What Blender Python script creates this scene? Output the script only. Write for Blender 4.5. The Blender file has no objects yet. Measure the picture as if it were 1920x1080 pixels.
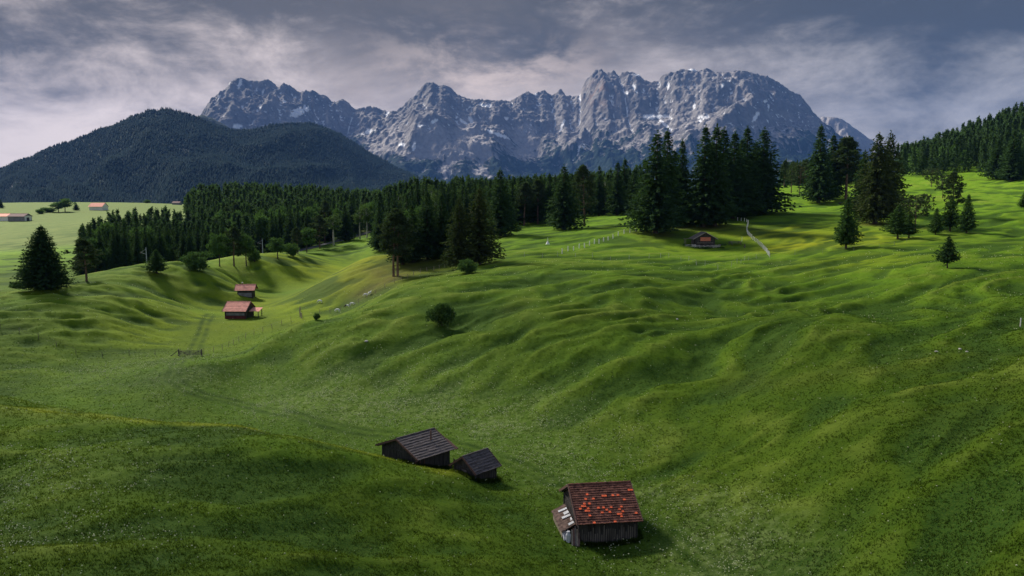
import bpy, bmesh, math, random
import numpy as np
from mathutils import Vector, Matrix
R = math.radians
sc = bpy.context.scene
COL = sc.collection

# ------------------------------------------------------------------ camera
CAMZ = 28.0; FPX = 1400.0; PITCH = math.atan(155.0 / FPX)
cd = bpy.data.cameras.new('camera'); cam = bpy.data.objects.new('camera', cd); COL.objects.link(cam)
cam.location = (0, 0, CAMZ); cam.rotation_euler = (math.pi / 2 - PITCH, 0, 0)
cd.sensor_width = 36; cd.lens = 36 * FPX / 1920; cd.clip_start = 0.5; cd.clip_end = 60000
sc.camera = cam
sc.view_settings.view_transform = 'Standard'; sc.view_settings.look = 'None'
EXPO = 1.22
sc.view_settings.exposure = EXPO; sc.view_settings.gamma = 1.0
sc.cycles.use_denoising = True
sc.cycles.max_bounces = 5; sc.cycles.diffuse_bounces = 2; sc.cycles.glossy_bounces = 1
sc.cycles.transmission_bounces = 2; sc.cycles.transparent_max_bounces = 8; sc.cycles.volume_bounces = 0
sc.cycles.caustics_reflective = False; sc.cycles.caustics_refractive = False

# ------------------------------------------------------------------ node helpers
class NT:
    def __init__(s, tree): s.t = tree; s.n = tree.nodes; s.l = tree.links
    def node(s, typ, **kw):
        n = s.n.new(typ)
        for k, v in kw.items():
            if k[0] == '_': n.inputs[k[1:]].default_value = v
            else: setattr(n, k, v)
        return n
    def put(s, sock, v):
        if hasattr(v, 'links') or isinstance(v, bpy.types.NodeSocket): s.l.new(v, sock)
        else: sock.default_value = v
    def math(s, op, a, b=0.0, c=0.0, clamp=False):
        n = s.n.new('ShaderNodeMath'); n.operation = op; n.use_clamp = clamp
        s.put(n.inputs[0], a); s.put(n.inputs[1], b)
        if op in ('MULTIPLY_ADD', 'SMOOTH_MIN', 'WRAP'): s.put(n.inputs[2], c)
        return n.outputs[0]
    def ss(s, v, lo, hi, a=0.0, b=1.0):
        n = s.n.new('ShaderNodeMapRange'); n.interpolation_type = 'SMOOTHSTEP'
        s.put(n.inputs[0], v); n.inputs[1].default_value = lo; n.inputs[2].default_value = hi
        n.inputs[3].default_value = a; n.inputs[4].default_value = b
        return n.outputs[0]
    def mix(s, f, a, b, blend='MIX'):
        n = s.n.new('ShaderNodeMix'); n.data_type = 'RGBA'; n.blend_type = blend
        s.put(n.inputs[0], f)
        for i, v in ((6, a), (7, b)):
            if isinstance(v, (tuple, list)): v = tuple(v) + (1,) if len(v) == 3 else v
            s.put(n.inputs[i], v)
        return n.outputs[2]
    def noise(s, vec, scale, detail=3, rough=.5, dist=0.0):
        n = s.n.new('ShaderNodeTexNoise'); s.put(n.inputs['Vector'], vec)
        n.inputs['Scale'].default_value = scale; n.inputs['Detail'].default_value = detail
        n.inputs['Roughness'].default_value = rough; n.inputs['Distortion'].default_value = dist
        return n.outputs['Fac']
    def attr(s, name):
        n = s.n.new('ShaderNodeAttribute'); n.attribute_name = name; return n.outputs['Fac']
    def comb(s, x, y, z):
        n = s.n.new('ShaderNodeCombineXYZ'); s.put(n.inputs[0], x); s.put(n.inputs[1], y); s.put(n.inputs[2], z); return n.outputs[0]

# ------------------------------------------------------------------ sky and sun
SUN_EL, SUN_AZ = 39.0, -42.0        # degrees above the horizon; from +Y (view direction), negative = left
w = bpy.data.worlds.new('World'); sc.world = w; w.use_nodes = True
N = NT(w.node_tree); N.n.clear()
out = N.node('ShaderNodeOutputWorld'); bg = N.node('ShaderNodeBackground')
N.l.new(bg.outputs[0], out.inputs[0])
sky = N.node('ShaderNodeTexSky', sky_type='NISHITA', sun_disc=False)
sky.sun_elevation = R(SUN_EL); sky.sun_rotation = R(SUN_AZ)
tc = N.node('ShaderNodeTexCoord'); sep = N.node('ShaderNodeSeparateXYZ'); N.l.new(tc.outputs['Generated'], sep.inputs[0])
x, y, z = sep.outputs
zc = N.math('MAXIMUM', z, 0.0)
den = N.math('ADD', zc, 0.20)
u = N.math('DIVIDE', x, den); v = N.math('DIVIDE', y, den)
pl = N.comb(u, v, 0.0)
pl2 = N.comb(N.math('MULTIPLY_ADD', u, .75, 3.1), N.math('MULTIPLY_ADD', v, 1.0, 7.7), 0.0)
big = N.noise(pl2, .9, 5, .55, .35)
med = N.noise(N.comb(N.math('MULTIPLY', x, 3.2), N.math('MULTIPLY', y, 3.2), N.math('MULTIPLY_ADD', z, 9.0, 4.4)), 1.0, 8, .6, .4)
fin = N.noise(N.comb(N.math('MULTIPLY', x, 8.0), N.math('MULTIPLY', y, 8.0), N.math('MULTIPLY', z, 17.0)), 1.0, 10, .66, .3)
# darkness rises with height above the horizon and towards the right
side = N.math('MULTIPLY_ADD', x, .14, 0.0)
d0 = N.math('ADD', N.math('MULTIPLY', zc, 3.9), side)
d1 = N.math('ADD', d0, N.math('MULTIPLY', N.math('SUBTRACT', big, .5), 1.2))
d2 = N.math('ADD', d1, N.math('MULTIPLY', N.math('SUBTRACT', med, .5), 1.35))
d3 = N.math('ADD', d2, N.math('MULTIPLY', N.math('SUBTRACT', fin, .5), 1.3))
dk = N.ss(d3, .0, 1.0)
bright = N.mix(N.ss(x, -.1, .55), (1.46, 1.24, 1.15), (.74, .71, .71))
dark = N.mix(N.ss(x, -.3, .5), (.150, .140, .130), (.082, .092, .104))
cl = N.mix(dk, bright, dark)
# warm break in the cloud over the middle of the range
gx = N.math('ADD', x, .03); gz = N.math('SUBTRACT', z, .145)
g = N.math('ADD', N.math('MULTIPLY', N.math('MULTIPLY', gx, gx), 26.0), N.math('MULTIPLY', N.math('MULTIPLY', gz, gz), 260.0))
glow = N.math('MULTIPLY', N.math('POWER', 2.718, N.math('MULTIPLY', g, -1.0)), N.ss(fin, .38, .66))
cl = N.mix(N.math('MULTIPLY', glow, .8), cl, (1.25, 1.02, .90))
# the sky behind the viewer is lighter
cl = N.mix(N.ss(y, .15, -.5, 0, .7), cl, (.50, .52, .62))
# overhead the deck thins and lets the plain sky through
up = N.ss(z, .30, .75, 0, .75)
skyc = N.mix(1.0, sky.outputs[0], (.15, .15, .15), 'MULTIPLY')
cl = N.mix(up, cl, skyc)
cl = N.mix(N.ss(z, -.12, -.01, 1, 0), cl, (.05, .06, .06))
N.l.new(cl, bg.inputs[0]); bg.inputs[1].default_value = 2 ** -EXPO
ld = bpy.data.lights.new('sun', 'SUN'); sun = bpy.data.objects.new('sun', ld); COL.objects.link(sun)
ld.energy = 4.8; ld.angle = R(12); ld.color = (1.0, .93, .80)
_sd = Vector((math.sin(R(SUN_AZ)) * math.cos(R(SUN_EL)), math.cos(R(SUN_AZ)) * math.cos(R(SUN_EL)), math.sin(R(SUN_EL))))
sun.rotation_euler = _sd.to_track_quat('Z', 'Y').to_euler()

# ------------------------------------------------------------------ numpy helpers
def _hash(ix, iy, seed):
    h = (ix.astype(np.int64) * 374761393 + iy.astype(np.int64) * 668265263 + seed * 1442695041) & 0xffffffff
    h = ((h ^ (h >> 13)) * 1274126177) & 0xffffffff
    return ((h ^ (h >> 16)) & 0xffff) / 65536.0
def perlin(x, y, seed=0):
    ix = np.floor(x); iy = np.floor(y); fx = x - ix; fy = y - iy
    sx = fx * fx * fx * (fx * (fx * 6 - 15) + 10); sy = fy * fy * fy * (fy * (fy * 6 - 15) + 10)
    def g(dx, dy):
        a = _hash(ix + dx, iy + dy, seed) * 2 * np.pi
        return np.cos(a) * (fx - dx) + np.sin(a) * (fy - dy)
    a = g(0, 0); b = g(1, 0); c = g(0, 1); d = g(1, 1)
    return ((a + (b - a) * sx) * (1 - sy) + (c + (d - c) * sx) * sy) * 1.5
def fbm(x, y, seed=0, oct=4, gain=.5, lac=2.03):
    s = 0; a = 1
    for i in range(oct):
        s = s + a * perlin(x, y, seed + i); x = x * lac + 3.7; y = y * lac - 1.3; a *= gain
    return s
def sstep(x, a, b):
    t = np.clip((x - a) / (b - a), 0, 1); return t * t * (3 - 2 * t)
CP, SP = math.cos(PITCH), math.sin(PITCH)
def ray(px, py):
    xc = (px - 960) / FPX; yc = (540 - py) / FPX
    Y = CP + SP * yc; Z = -SP + CP * yc
    return xc / Y, Z / Y                       # X and Z per metre of Y
def slope_of(py): return ray(960, py)[1]
def xat(px, d, z):
    """X of a point seen at column px, at forward distance d and height z"""
    return (px - 960) / FPX * (d * CP - (z - CAMZ) * SP)

# ------------------------------------------------------------------ terrain control points
# (column, row, forward metres or None, height or None, hump strength)
CPTS = [
 # valley floor
 (1120,1020,None,0,.05),(1400,1075,None,.7,.1),(1040,960,None,0,.05),(950,850,None,0,.05),(1100,880,None,.2,.05),(800,800,None,0,.03),
 (950,780,None,.3,.05),(600,760,None,0,.03),(350,740,None,0,.03),(150,705,None,.4,.06),(450,705,None,0,.03),(200,682,None,.2,.05),
 (350,662,None,0,.03),(350,620,None,0,.03),(450,598,None,0,.02),(520,560,None,.3,.02),(600,525,None,1.5,.03),(650,497,None,3.5,.1),(690,470,None,8,.3),
 # far bank of the valley
 (150,668,None,1,.4),(300,615,None,.9,.4),(370,570,None,1,.3),(470,535,None,1.3,.2),(0,690,None,1.7,.5),(0,620,136,None,1.2),(150,600,None,5.2,1.25),(250,560,None,6.2,1.2),(400,530,None,5.4,1),
 (0,553,168,None,.7),(100,540,180,None,.7),(200,524,194,None,.8),(300,513,210,None,.8),(400,505,230,None,.7),(480,490,262,None,.6),(560,475,300,None,.5),(640,456,360,None,.3),(700,437,400,None,.2),
 (-300,600,150,None,.6),(-300,700,110,None,.5),
 # beyond the bank: railway cutting, far fields
 (0,546,212,None,.1),(130,531,238,None,.1),(400,503,300,None,.1),(-200,545,220,None,.2),
 (0,530,None,2.2,.3),(0,480,330,None,.5),(0,470,400,None,.2),(0,440,480,None,.1),(0,400,650,None,0),(0,376,900,None,0),(150,440,450,None,.1),
 (200,400,650,None,0),(230,380,850,None,0),(200,458,400,None,.1),(-400,440,480,None,.2),(-400,380,900,None,.2),
 # middle and right plateau
 (1055,432,300,None,.3),(935,443,290,None,.3),(1150,403,380,None,.2),(1000,425,340,None,.2),(945,470,240,None,.4),
 (960,482,215,None,.5),(1100,481,218,None,.5),(1200,486,208,None,.5),(1320,497,197,None,.6),(1440,482,215,None,.5),(1560,477,205,None,.5),
 (1230,437,265,None,.3),(1340,415,295,None,.2),(1318,466,245,None,.15),(1450,400,335,None,.3),(1533,380,375,None,.3),(1640,420,275,None,.3),
 (1587,467,212,None,.4),(1776,503,150,None,.5),(1783,434,250,None,.5),(1745,350,430,None,.5),(1700,333,480,None,.2),(1850,336,450,None,.2),(1900,400,280,None,.5),
 (1500,347,480,None,.2),(1480,370,400,None,.3),
 # central slope
 (1200,545,None,11.3,.8),(1200,620,None,8.3,1),(1200,720,None,4.6,1),(1200,830,None,1.2,.4),(1300,980,None,.9,.3),(1000,520,None,12,.8),(1000,600,None,8.6,1),
 (800,560,None,9.6,.8),(700,620,None,6.0,1),(850,640,None,5.6,1),(600,602,None,6.5,.7),(740,545,None,9.4,.6),(500,640,None,3.9,.8),(400,685,None,1.9,.4),(560,612,None,5.6,.6),(650,655,None,4.2,.9),
 (575,586,None,1.3,.3),(1000,700,None,3.7,1),(700,730,None,.4,.2),(850,747,None,.6,.2),(1000,776,None,.8,.2),(500,705,None,.2,.1),(600,722,None,.2,.1),(1100,800,None,1.0,.3),(900,590,None,8.2,.9),(1050,560,None,10.2,.9),
 # knoll with dry grass
 (640,572,190,None,.5),(740,520,200,None,.3),(700,478,232,None,.4),(650,503,222,None,.5),(600,533,212,None,.4),(800,503,214,None,.3),(890,492,214,None,.3),
 # right-hand hill
 (1900,600,96,None,.65),(1780,603,103,None,.7),(1900,520,135,None,.65),(1700,540,140,None,1),(1500,560,150,None,1),(1290,598,None,7.4,.8),(1400,530,165,None,.9),(1420,600,None,9.8,1),(1350,680,None,6.0,1),(1500,620,None,10.6,1),
 (1600,650,94,None,.75),(1450,700,91,None,.7),(1300,760,None,3.6,.6),(1800,750,69,None,.7),(1600,800,69,None,.7),(1400,850,74,None,.65),(1900,950,46,None,.7),(1650,1000,51,None,.7),(1500,1060,52,None,.4),(1900,1080,38,None,.4),
 (2300,700,60,None,.7),(2300,500,150,None,.7),
 # near left hill
 (0,745,84,None,.5),(200,785,76.5,None,.45),(450,800,72.5,None,.45),(600,828,72,None,.4),(720,858,74,None,.3),(850,890,72,None,.3),(930,930,69,None,.2),(1000,990,61,None,.1),
 (450,950,54,None,.5),(0,900,56,None,.5),(0,1080,38,None,.45),(450,1080,42,None,.45),(900,1080,50,None,.3),(750,980,58,None,.45),(250,1000,46,None,.5),(-400,900,50,None,.45),
]
QPTS = [ # (column, forward metres, height, hump strength) for ground the photo hides
 (450,87,0,.05),(560,153,2.0,.3),(620,156,2.9,.3),(500,146,.9,.2),(680,170,5.2,.3),(450,138,.4,.1),(200,91,.3,.1),(0,97,1.0,.2),(600,81.5,0,.05),(720,80,0,.05),(330,89,.1,.1),(850,77,0,.05),
 (400,520,22,0),(550,520,20,0),(650,480,15,0),(300,420,8,0),(450,345,4.5,0),(570,385,8,0),(400,800,25,0),(600,800,12,0),(330,320,3.5,0),(200,300,3,0),
 (800,330,15,.1),(800,420,18,0),(1000,450,22,0),(1180,450,27,0),(1300,450,34,0),(1000,800,15,0),(1300,800,30,0),(1600,380,31,.2),
 (1900,620,88,0),(1800,620,73,0),(1700,620,58,0),(1640,620,50,0),(1900,800,80,0),(1700,800,55,0),(2200,620,120,0),(2300,400,60,.2),(2300,800,120,0),
 (960,18,4,.3),(0,15,8,.3),(1900,15,9,.3),
]
pts = []
for px, py, d, z, a in CPTS:
    rx, rz = ray(px, py)
    if d is None: d = (z - CAMZ) / rz
    pts.append((rx * d, d, CAMZ + rz * d, a))
for px, d, z, a in QPTS: pts.append((xat(px, d, z), d, z, a))
for an in range(75, 300, 30):                       # behind the camera: gentle ground
    for r in (40, 150, 500): pts.append((r * math.sin(R(an)), r * math.cos(R(an)), 5 + r * .03, .3))
pts = np.array(pts)
def uv(x, y):
    r = np.sqrt(x * x + y * y) + 1e-6
    return np.arctan2(x, y) * 1.25, np.log(r + 12.0)
def kern(d2): return .5 * d2 * np.log(d2 + 1e-12)
pu, pv = uv(pts[:, 0], pts[:, 1]); n = len(pts)
D2 = (pu[:, None] - pu) ** 2 + (pv[:, None] - pv) ** 2
A = np.zeros((n + 3, n + 3)); A[:n, :n] = kern(D2) + np.eye(n) * 2e-5
A[:n, n] = 1; A[:n, n + 1] = pu; A[:n, n + 2] = pv; A[n:, :n] = A[:n, n:].T
rhs = np.zeros((n + 3, 2)); rhs[:n, 0] = pts[:, 2]; rhs[:n, 1] = pts[:, 3]
WZ = np.linalg.solve(A, rhs); NPT = n; PU, PV = pu, pv
def base(x, y):
    x = np.asarray(x, float); y = np.asarray(y, float); sh = x.shape; x = x.ravel(); y = y.ravel()
    res = np.zeros((x.size, 2))
    for s in range(0, x.size, 40000):
        a, b = uv(x[s:s + 40000], y[s:s + 40000])
        K = kern((a[:, None] - PU) ** 2 + (b[:, None] - PV) ** 2)
        res[s:s + 40000] = K @ WZ[:NPT] + WZ[NPT] + a[:, None] * WZ[NPT + 1] + b[:, None] * WZ[NPT + 2]
    r = np.sqrt(x * x + y * y)
    f = sstep(r, 950, 1500)
    res[:, 0] = np.clip(res[:, 0], -2, 140) * (1 - f) + 2 * f
    res[:, 1] = np.clip(res[:, 1] * 1.7, 0, 1.85) * (1 - f)
    return res[:, 0].reshape(sh), res[:, 1].reshape(sh)
def humps(x, y):
    wx = x + 3.0 * perlin(x / 17, y / 17, 5); wy = y + 3.0 * perlin(x / 17, y / 17, 6)
    # smooth mounds with long crests running across the slope
    ca, sa = math.cos(.55), math.sin(.55)
    p = (wx * ca + wy * sa); q = (-wx * sa + wy * ca)
    n1 = perlin(p / 25, q / 10.0, 11); n2 = perlin(p / 9.5, q / 5.0, 12); n3 = perlin(p / 3.6, q / 2.4, 13)
    r1 = 1 - np.sqrt(n1 * n1 + .012) * 2.2; r2 = 1 - np.sqrt(n2 * n2 + .02) * 2.2
    big = perlin(x / 38, y / 30, 14)
    n4 = perlin(p / 1.7, q / 1.3, 15)
    h = .66 * r1 + .30 * r2 + .16 * n3 + .05 * n4 + .30 * big
    return h
def terrain(x, y):
    b, a = base(x, y); x = np.asarray(x, float); y = np.asarray(y, float)
    h = humps(x, y)
    z = b + a * (h - .25) * .95 + .04 * perlin(x / 2.1, y / 2.1, 21) + .015 * perlin(x / .8, y / .8, 22) + .10 * perlin(x / 9., y / 9., 23)
    return z, a, h
def tz(x, y): return float(terrain(np.array([x]), np.array([y]))[0][0])
def hit(px, py, dmin=34, dmax=1100):
    """first ground point seen at pixel (px, py)"""
    rx, rz = ray(px, py)
    d = np.exp(np.linspace(math.log(dmin), math.log(dmax), 2500))
    zt = terrain(rx * d, d)[0]; below = (CAMZ + rz * d) < zt
    k = int(np.argmax(below)) if below.any() else len(d) - 1
    return rx * d[k], d[k], zt[k]

# ------------------------------------------------------------------ mesh helpers
def mesh_np(name, V, F, mat=None, attrs=None, smooth=False, fsize=None):
    me = bpy.data.meshes.new(name)
    V = np.asarray(V, np.float32); F = np.asarray(F, np.int32)
    k = F.shape[1]
    me.vertices.add(len(V)); me.vertices.foreach_set('co', V.ravel())
    me.loops.add(F.size); me.loops.foreach_set('vertex_index', F.ravel())
    me.polygons.add(len(F)); me.polygons.foreach_set('loop_start', np.arange(0, F.size, k, dtype=np.int32))
    if smooth: me.polygons.foreach_set('use_smooth', np.ones(len(F), bool))
    me.update(calc_edges=True)
    for a, v in (attrs or {}).items():
        at = me.attributes.new(a, 'FLOAT', 'POINT'); at.data.foreach_set('value', np.asarray(v, np.float32).ravel())
    if mat: me.materials.append(mat)
    return me
def obj(name, me, parent=None, **props):
    o = bpy.data.objects.new(name, me); COL.objects.link(o)
    if parent: o.parent = parent
    for k, v in props.items(): o[k] = v
    return o
def thing(name, label, cat, loc=(0, 0, 0), rz=0.0, group=None, scale=None):
    o = bpy.data.objects.new(name, None); COL.objects.link(o)
    o.location = loc; o.rotation_euler = (0, 0, rz); o['label'] = label; o['category'] = cat
    if group: o['group'] = group
    if scale: o.scale = scale
    o.empty_display_size = .3
    return o
def grid_faces(nr, nc, wrap=False):
    i = np.arange(nr - 1)[:, None]; j = np.arange(nc if wrap else nc - 1)[None, :]
    j2 = (j + 1) % nc
    return np.stack([(i * nc + j), (i * nc + j2), ((i + 1) * nc + j2), ((i + 1) * nc + j)], -1).reshape(-1, 4)
class MB:
    """collects boxes, prisms and tubes into ONE mesh"""
    def __init__(s): s.v = []; s.f = []
    def add(s, V, F):
        k = len(s.v); s.v += [tuple(p) for p in V]; s.f += [tuple(i + k for i in q) for q in F]; return s
    def box(s, x0, x1, y0, y1, z0, z1, M=None):
        V = [Vector((a, b, c)) for c in (z0, z1) for b in (y0, y1) for a in (x0, x1)]
        if M: V = [M @ p for p in V]
        return s.add(V, [(0, 2, 3, 1), (4, 5, 7, 6), (0, 1, 5, 4), (2, 6, 7, 3), (0, 4, 6, 2), (1, 3, 7, 5)])
    def bar(s, p, q, w, h=None, up=(0, 0, 1)):
        p = Vector(p); q = Vector(q); d = (q - p); L = d.length; d.normalize(); h = h or w
        u = Vector(up); 
        if abs(d.dot(u)) > .95: u = Vector((0, 1, 0))
        a = d.cross(u).normalized(); b = a.cross(d)
        V = [p + a * sx * w / 2 + b * sy * h / 2 + d * t for t in (0, L) for sx, sy in ((-1, -1), (1, -1), (1, 1), (-1, 1))]
        return s.add(V, [(3, 2, 1, 0), (4, 5, 6, 7), (0, 1, 5, 4), (1, 2, 6, 5), (2, 3, 7, 6), (3, 0, 4, 7)])
    def tube(s, P, rad, n=8, cap=True):
        P = [Vector(p) for p in P]; rings = []
        for i, p in enumerate(P):
            d = (P[min(i + 1, len(P) - 1)] - P[max(i - 1, 0)]).normalized()
            u = Vector((0, 1, 0)) if abs(d.z) > .9 else Vector((0, 0, 1))
            a = d.cross(u).normalized(); b = d.cross(a)
            r = rad[i] if hasattr(rad, '__len__') else rad
            rings.append([p + (a * math.cos(t * 2 * math.pi / n) + b * math.sin(t * 2 * math.pi / n)) * r for t in range(n)])
        V = [v for ring in rings for v in ring]; F = []
        for i in range(len(P) - 1):
            for j in range(n): F.append((i * n + j, i * n + (j + 1) % n, (i + 1) * n + (j + 1) % n, (i + 1) * n + j))
        if cap: F.append(tuple(range(n - 1, -1, -1))); F.append(tuple((len(P) - 1) * n + j for j in range(n)))
        return s.add(V, F)
    def poly_prism(s, pts, y0, y1):
        """outline in x,z extruded along y"""
        k = len(pts); V = [(p[0], y0, p[1]) for p in pts] + [(p[0], y1, p[1]) for p in pts]
        return s.add(V, [tuple(range(k)), tuple(range(2 * k - 1, k - 1, -1))] + [(i, i + k, (i + 1) % k + k, (i + 1) % k) for i in range(k)])
    def mesh(s, name, mat):
        me = bpy.data.meshes.new(name); me.from_pydata([tuple(v) for v in s.v], [], s.f)
        bm = bmesh.new(); bm.from_mesh(me); bmesh.ops.recalc_face_normals(bm, faces=bm.faces); bm.to_mesh(me); bm.free()
        if mat: me.materials.append(mat)
        me.update(); return me
    def build(s, name, mat, parent=None, **props): return obj(name, s.mesh(name, mat), parent, **props)

def material(name, color, rough=.9, var=.25, scale=3.0, bump=0.0, bscale=20.0, spec=.2, stretch=None, random_tint=0.0, coords='Object'):
    m = bpy.data.materials.new(name); m.use_nodes = True; N = NT(m.node_tree); b = N.n['Principled BSDF']
    tc = N.node('ShaderNodeTexCoord'); vec = tc.outputs[coords]
    if stretch:
        mp = N.node('ShaderNodeMapping'); N.l.new(vec, mp.inputs[0]); mp.inputs['Scale'].default_value = stretch; vec = mp.outputs[0]
    f = N.noise(vec, scale, 5, .6)
    c0 = tuple(c * (1 - var) for c in color); c1 = tuple(min(1, c * (1 + var)) for c in color)
    c = N.mix(N.ss(f, .3, .7), c0, c1)
    if random_tint:
        oi = N.node('ShaderNodeObjectInfo')
        c = N.mix(N.math('MULTIPLY', oi.outputs['Random'], random_tint), c, tuple(k * .45 for k in color))
    N.l.new(c, b.inputs['Base Color']); b.inputs['Roughness'].default_value = rough
    b.inputs['Specular IOR Level'].default_value = spec
    if bump:
        bn = N.node('ShaderNodeBump'); bn.inputs['Strength'].default_value = bump; bn.inputs['Distance'].default_value = .05
        N.l.new(N.noise(vec, bscale, 3), bn.inputs['Height']); N.l.new(bn.outputs[0], b.inputs['Normal'])
    return m
#--------------------------------------------------------------------PART2
# ------------------------------------------------------------------ grass material
def grass_material(blades=False):
    m = bpy.data.materials.new('grass_blades' if blades else 'meadow_grass'); m.use_nodes = True; N = NT(m.node_tree); b = N.n['Principled BSDF']
    pos = N.node('ShaderNodeNewGeometry').outputs['Position']
    mead = N.attr('meadow'); yel = N.attr('yellow'); crest = N.attr('crest'); pale = N.attr('pale'); brn = N.attr('brown'); trk = N.attr('track'); flo = N.attr('flower')
    n0 = N.noise(pos, .035, 4, .6, .6); n1 = N.noise(pos, .22, 5, .62, .4); n2 = N.noise(pos, 1.3, 4, .65); n3 = N.noise(pos, 6.0, 3, .7)
    lush_shade = N.mix(N.ss(n1, .3, .7), (.039, .084, .004), (.070, .124, .007))  # unmown grass tone, darkened further to carry shade on slopes and foreground
    mow = N.mix(N.ss(n1, .3, .7), (.100, .215, .010), (.145, .255, .013))
    c = N.mix(mead, lush_shade, mow)
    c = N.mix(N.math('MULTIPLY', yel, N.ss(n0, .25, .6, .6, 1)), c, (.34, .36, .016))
    c = N.mix(pale, c, N.mix(N.ss(n1, .3, .7), (.118, .165, .045), (.150, .180, .055)))
    c = N.mix(N.math('MULTIPLY', N.ss(crest, .5, 1.0), .75), c, (.20, .26, .036))  # dry crest grass, lightened further as a painted highlight on the humps
    c = N.mix(N.math('MULTIPLY', N.ss(crest, .50, .12), .8), c, (.024, .066, .010))  # shade of the hollows painted into the grass colour
    c = N.mix(N.math('MULTIPLY', N.ss(n0, .55, .75), .25), c, (.088, .085, .022))
    c = N.mix(N.math('MULTIPLY', brn, .8), c, (.115, .080, .030))
    c = N.mix(N.math('MULTIPLY', flo, N.ss(n2, .42, .62, .15, .8)), c, (.20, .26, .085))
    c = N.mix(N.math('MULTIPLY', trk, .95), c, (.018, .050, .006))
    c = N.mix(N.ss(n2, .25, .75, .25, 0.0), c, (.014, .040, .006))
    c = N.mix(N.ss(n3, .35, .7, 0.0, .30), c, (.15, .21, .03))
    N.l.new(c, b.inputs['Base Color']); b.inputs['Roughness'].default_value = .85
    b.inputs['Specular IOR Level'].default_value = .03
    b.inputs['Sheen Weight'].default_value = .0; b.inputs['Sheen Roughness'].default_value = .5; b.inputs['Sheen Tint'].default_value = (.55, .75, .25, 1)
    bn = N.node('ShaderNodeBump'); bn.inputs['Strength'].default_value = .6; bn.inputs['Distance'].default_value = .2
    N.l.new(N.math('ADD', N.math('MULTIPLY', n2, 1.0), N.math('MULTIPLY', n3, .35)), bn.inputs['Height']); N.l.new(bn.outputs[0], b.inputs['Normal'])
    if blades:
        for l_ in list(b.inputs['Base Color'].links): N.l.remove(l_)
        N.l.new(N.mix(N.attr('leaf'), N.mix(.12, c, (.010, .022, .003)), N.mix(.12, c, (.15, .22, .03))), b.inputs['Base Color'])
        at = N.node('ShaderNodeAttribute'); at.attribute_name = 'gnorm'
        vm = N.node('ShaderNodeVectorMath', operation='MULTIPLY_ADD'); N.l.new(at.outputs['Vector'], vm.inputs[0]); vm.inputs[1].default_value = (7, 7, 7)
        N.l.new(N.node('ShaderNodeNewGeometry').outputs['Normal'], vm.inputs[2]); nv = N.node('ShaderNodeVectorMath', operation='NORMALIZE'); N.l.new(vm.outputs[0], nv.inputs[0]); N.l.new(nv.outputs[0], b.inputs['Normal'])
        tr = N.node('ShaderNodeBsdfTranslucent'); N.l.new(b.inputs['Base Color'].links[0].from_socket, tr.inputs[0]); ms = N.node('ShaderNodeMixShader'); ms.inputs[0].default_value = .5
        N.l.new(b.outputs[0], ms.inputs[1]); N.l.new(tr.outputs[0], ms.inputs[2]); N.l.new(ms.outputs[0], N.n['Material Output'].inputs[0])
    return m
GRASS = grass_material()
def seg_dist(x, y, P):
    d = np.full(x.shape, 1e9)
    for (ax, ay), (bx, by) in zip(P[:-1], P[1:]):
        vx, vy = bx - ax, by - ay; L = vx * vx + vy * vy + 1e-9
        t = np.clip(((x - ax) * vx + (y - ay) * vy) / L, 0, 1)
        d = np.minimum(d, np.hypot(x - ax - t * vx, y - ay - t * vy))
    return d
def smooth_line(P, k=8):
    P = np.array(P, float); out = []
    for i in range(len(P) - 1):
        p0 = P[max(i - 1, 0)]; p1 = P[i]; p2 = P[i + 1]; p3 = P[min(i + 2, len(P) - 1)]
        for t in np.linspace(0, 1, k, endpoint=False):
            out.append(.5 * ((2 * p1) + (-p0 + p2) * t + (2 * p0 - 5 * p1 + 4 * p2 - p3) * t * t + (-p0 + 3 * p1 - 3 * p2 + p3) * t ** 3))
    out.append(P[-1]); return np.array(out)
def ground_line(pix, k=6):
    return smooth_line([hit(px, py)[:2] for px, py in pix], k)
TRACK = ground_line([(395, 590), (372, 640), (356, 668), (328, 690), (330, 715), (370, 738), (460, 760), (600, 792), (740, 815), (860, 835), (960, 868), (1040, 905)])
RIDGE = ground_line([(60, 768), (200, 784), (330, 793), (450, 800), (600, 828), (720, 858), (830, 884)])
TRACK2 = ground_line([(1195, 965), (1250, 1000), (1320, 1050), (1360, 1078)], 4)
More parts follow.
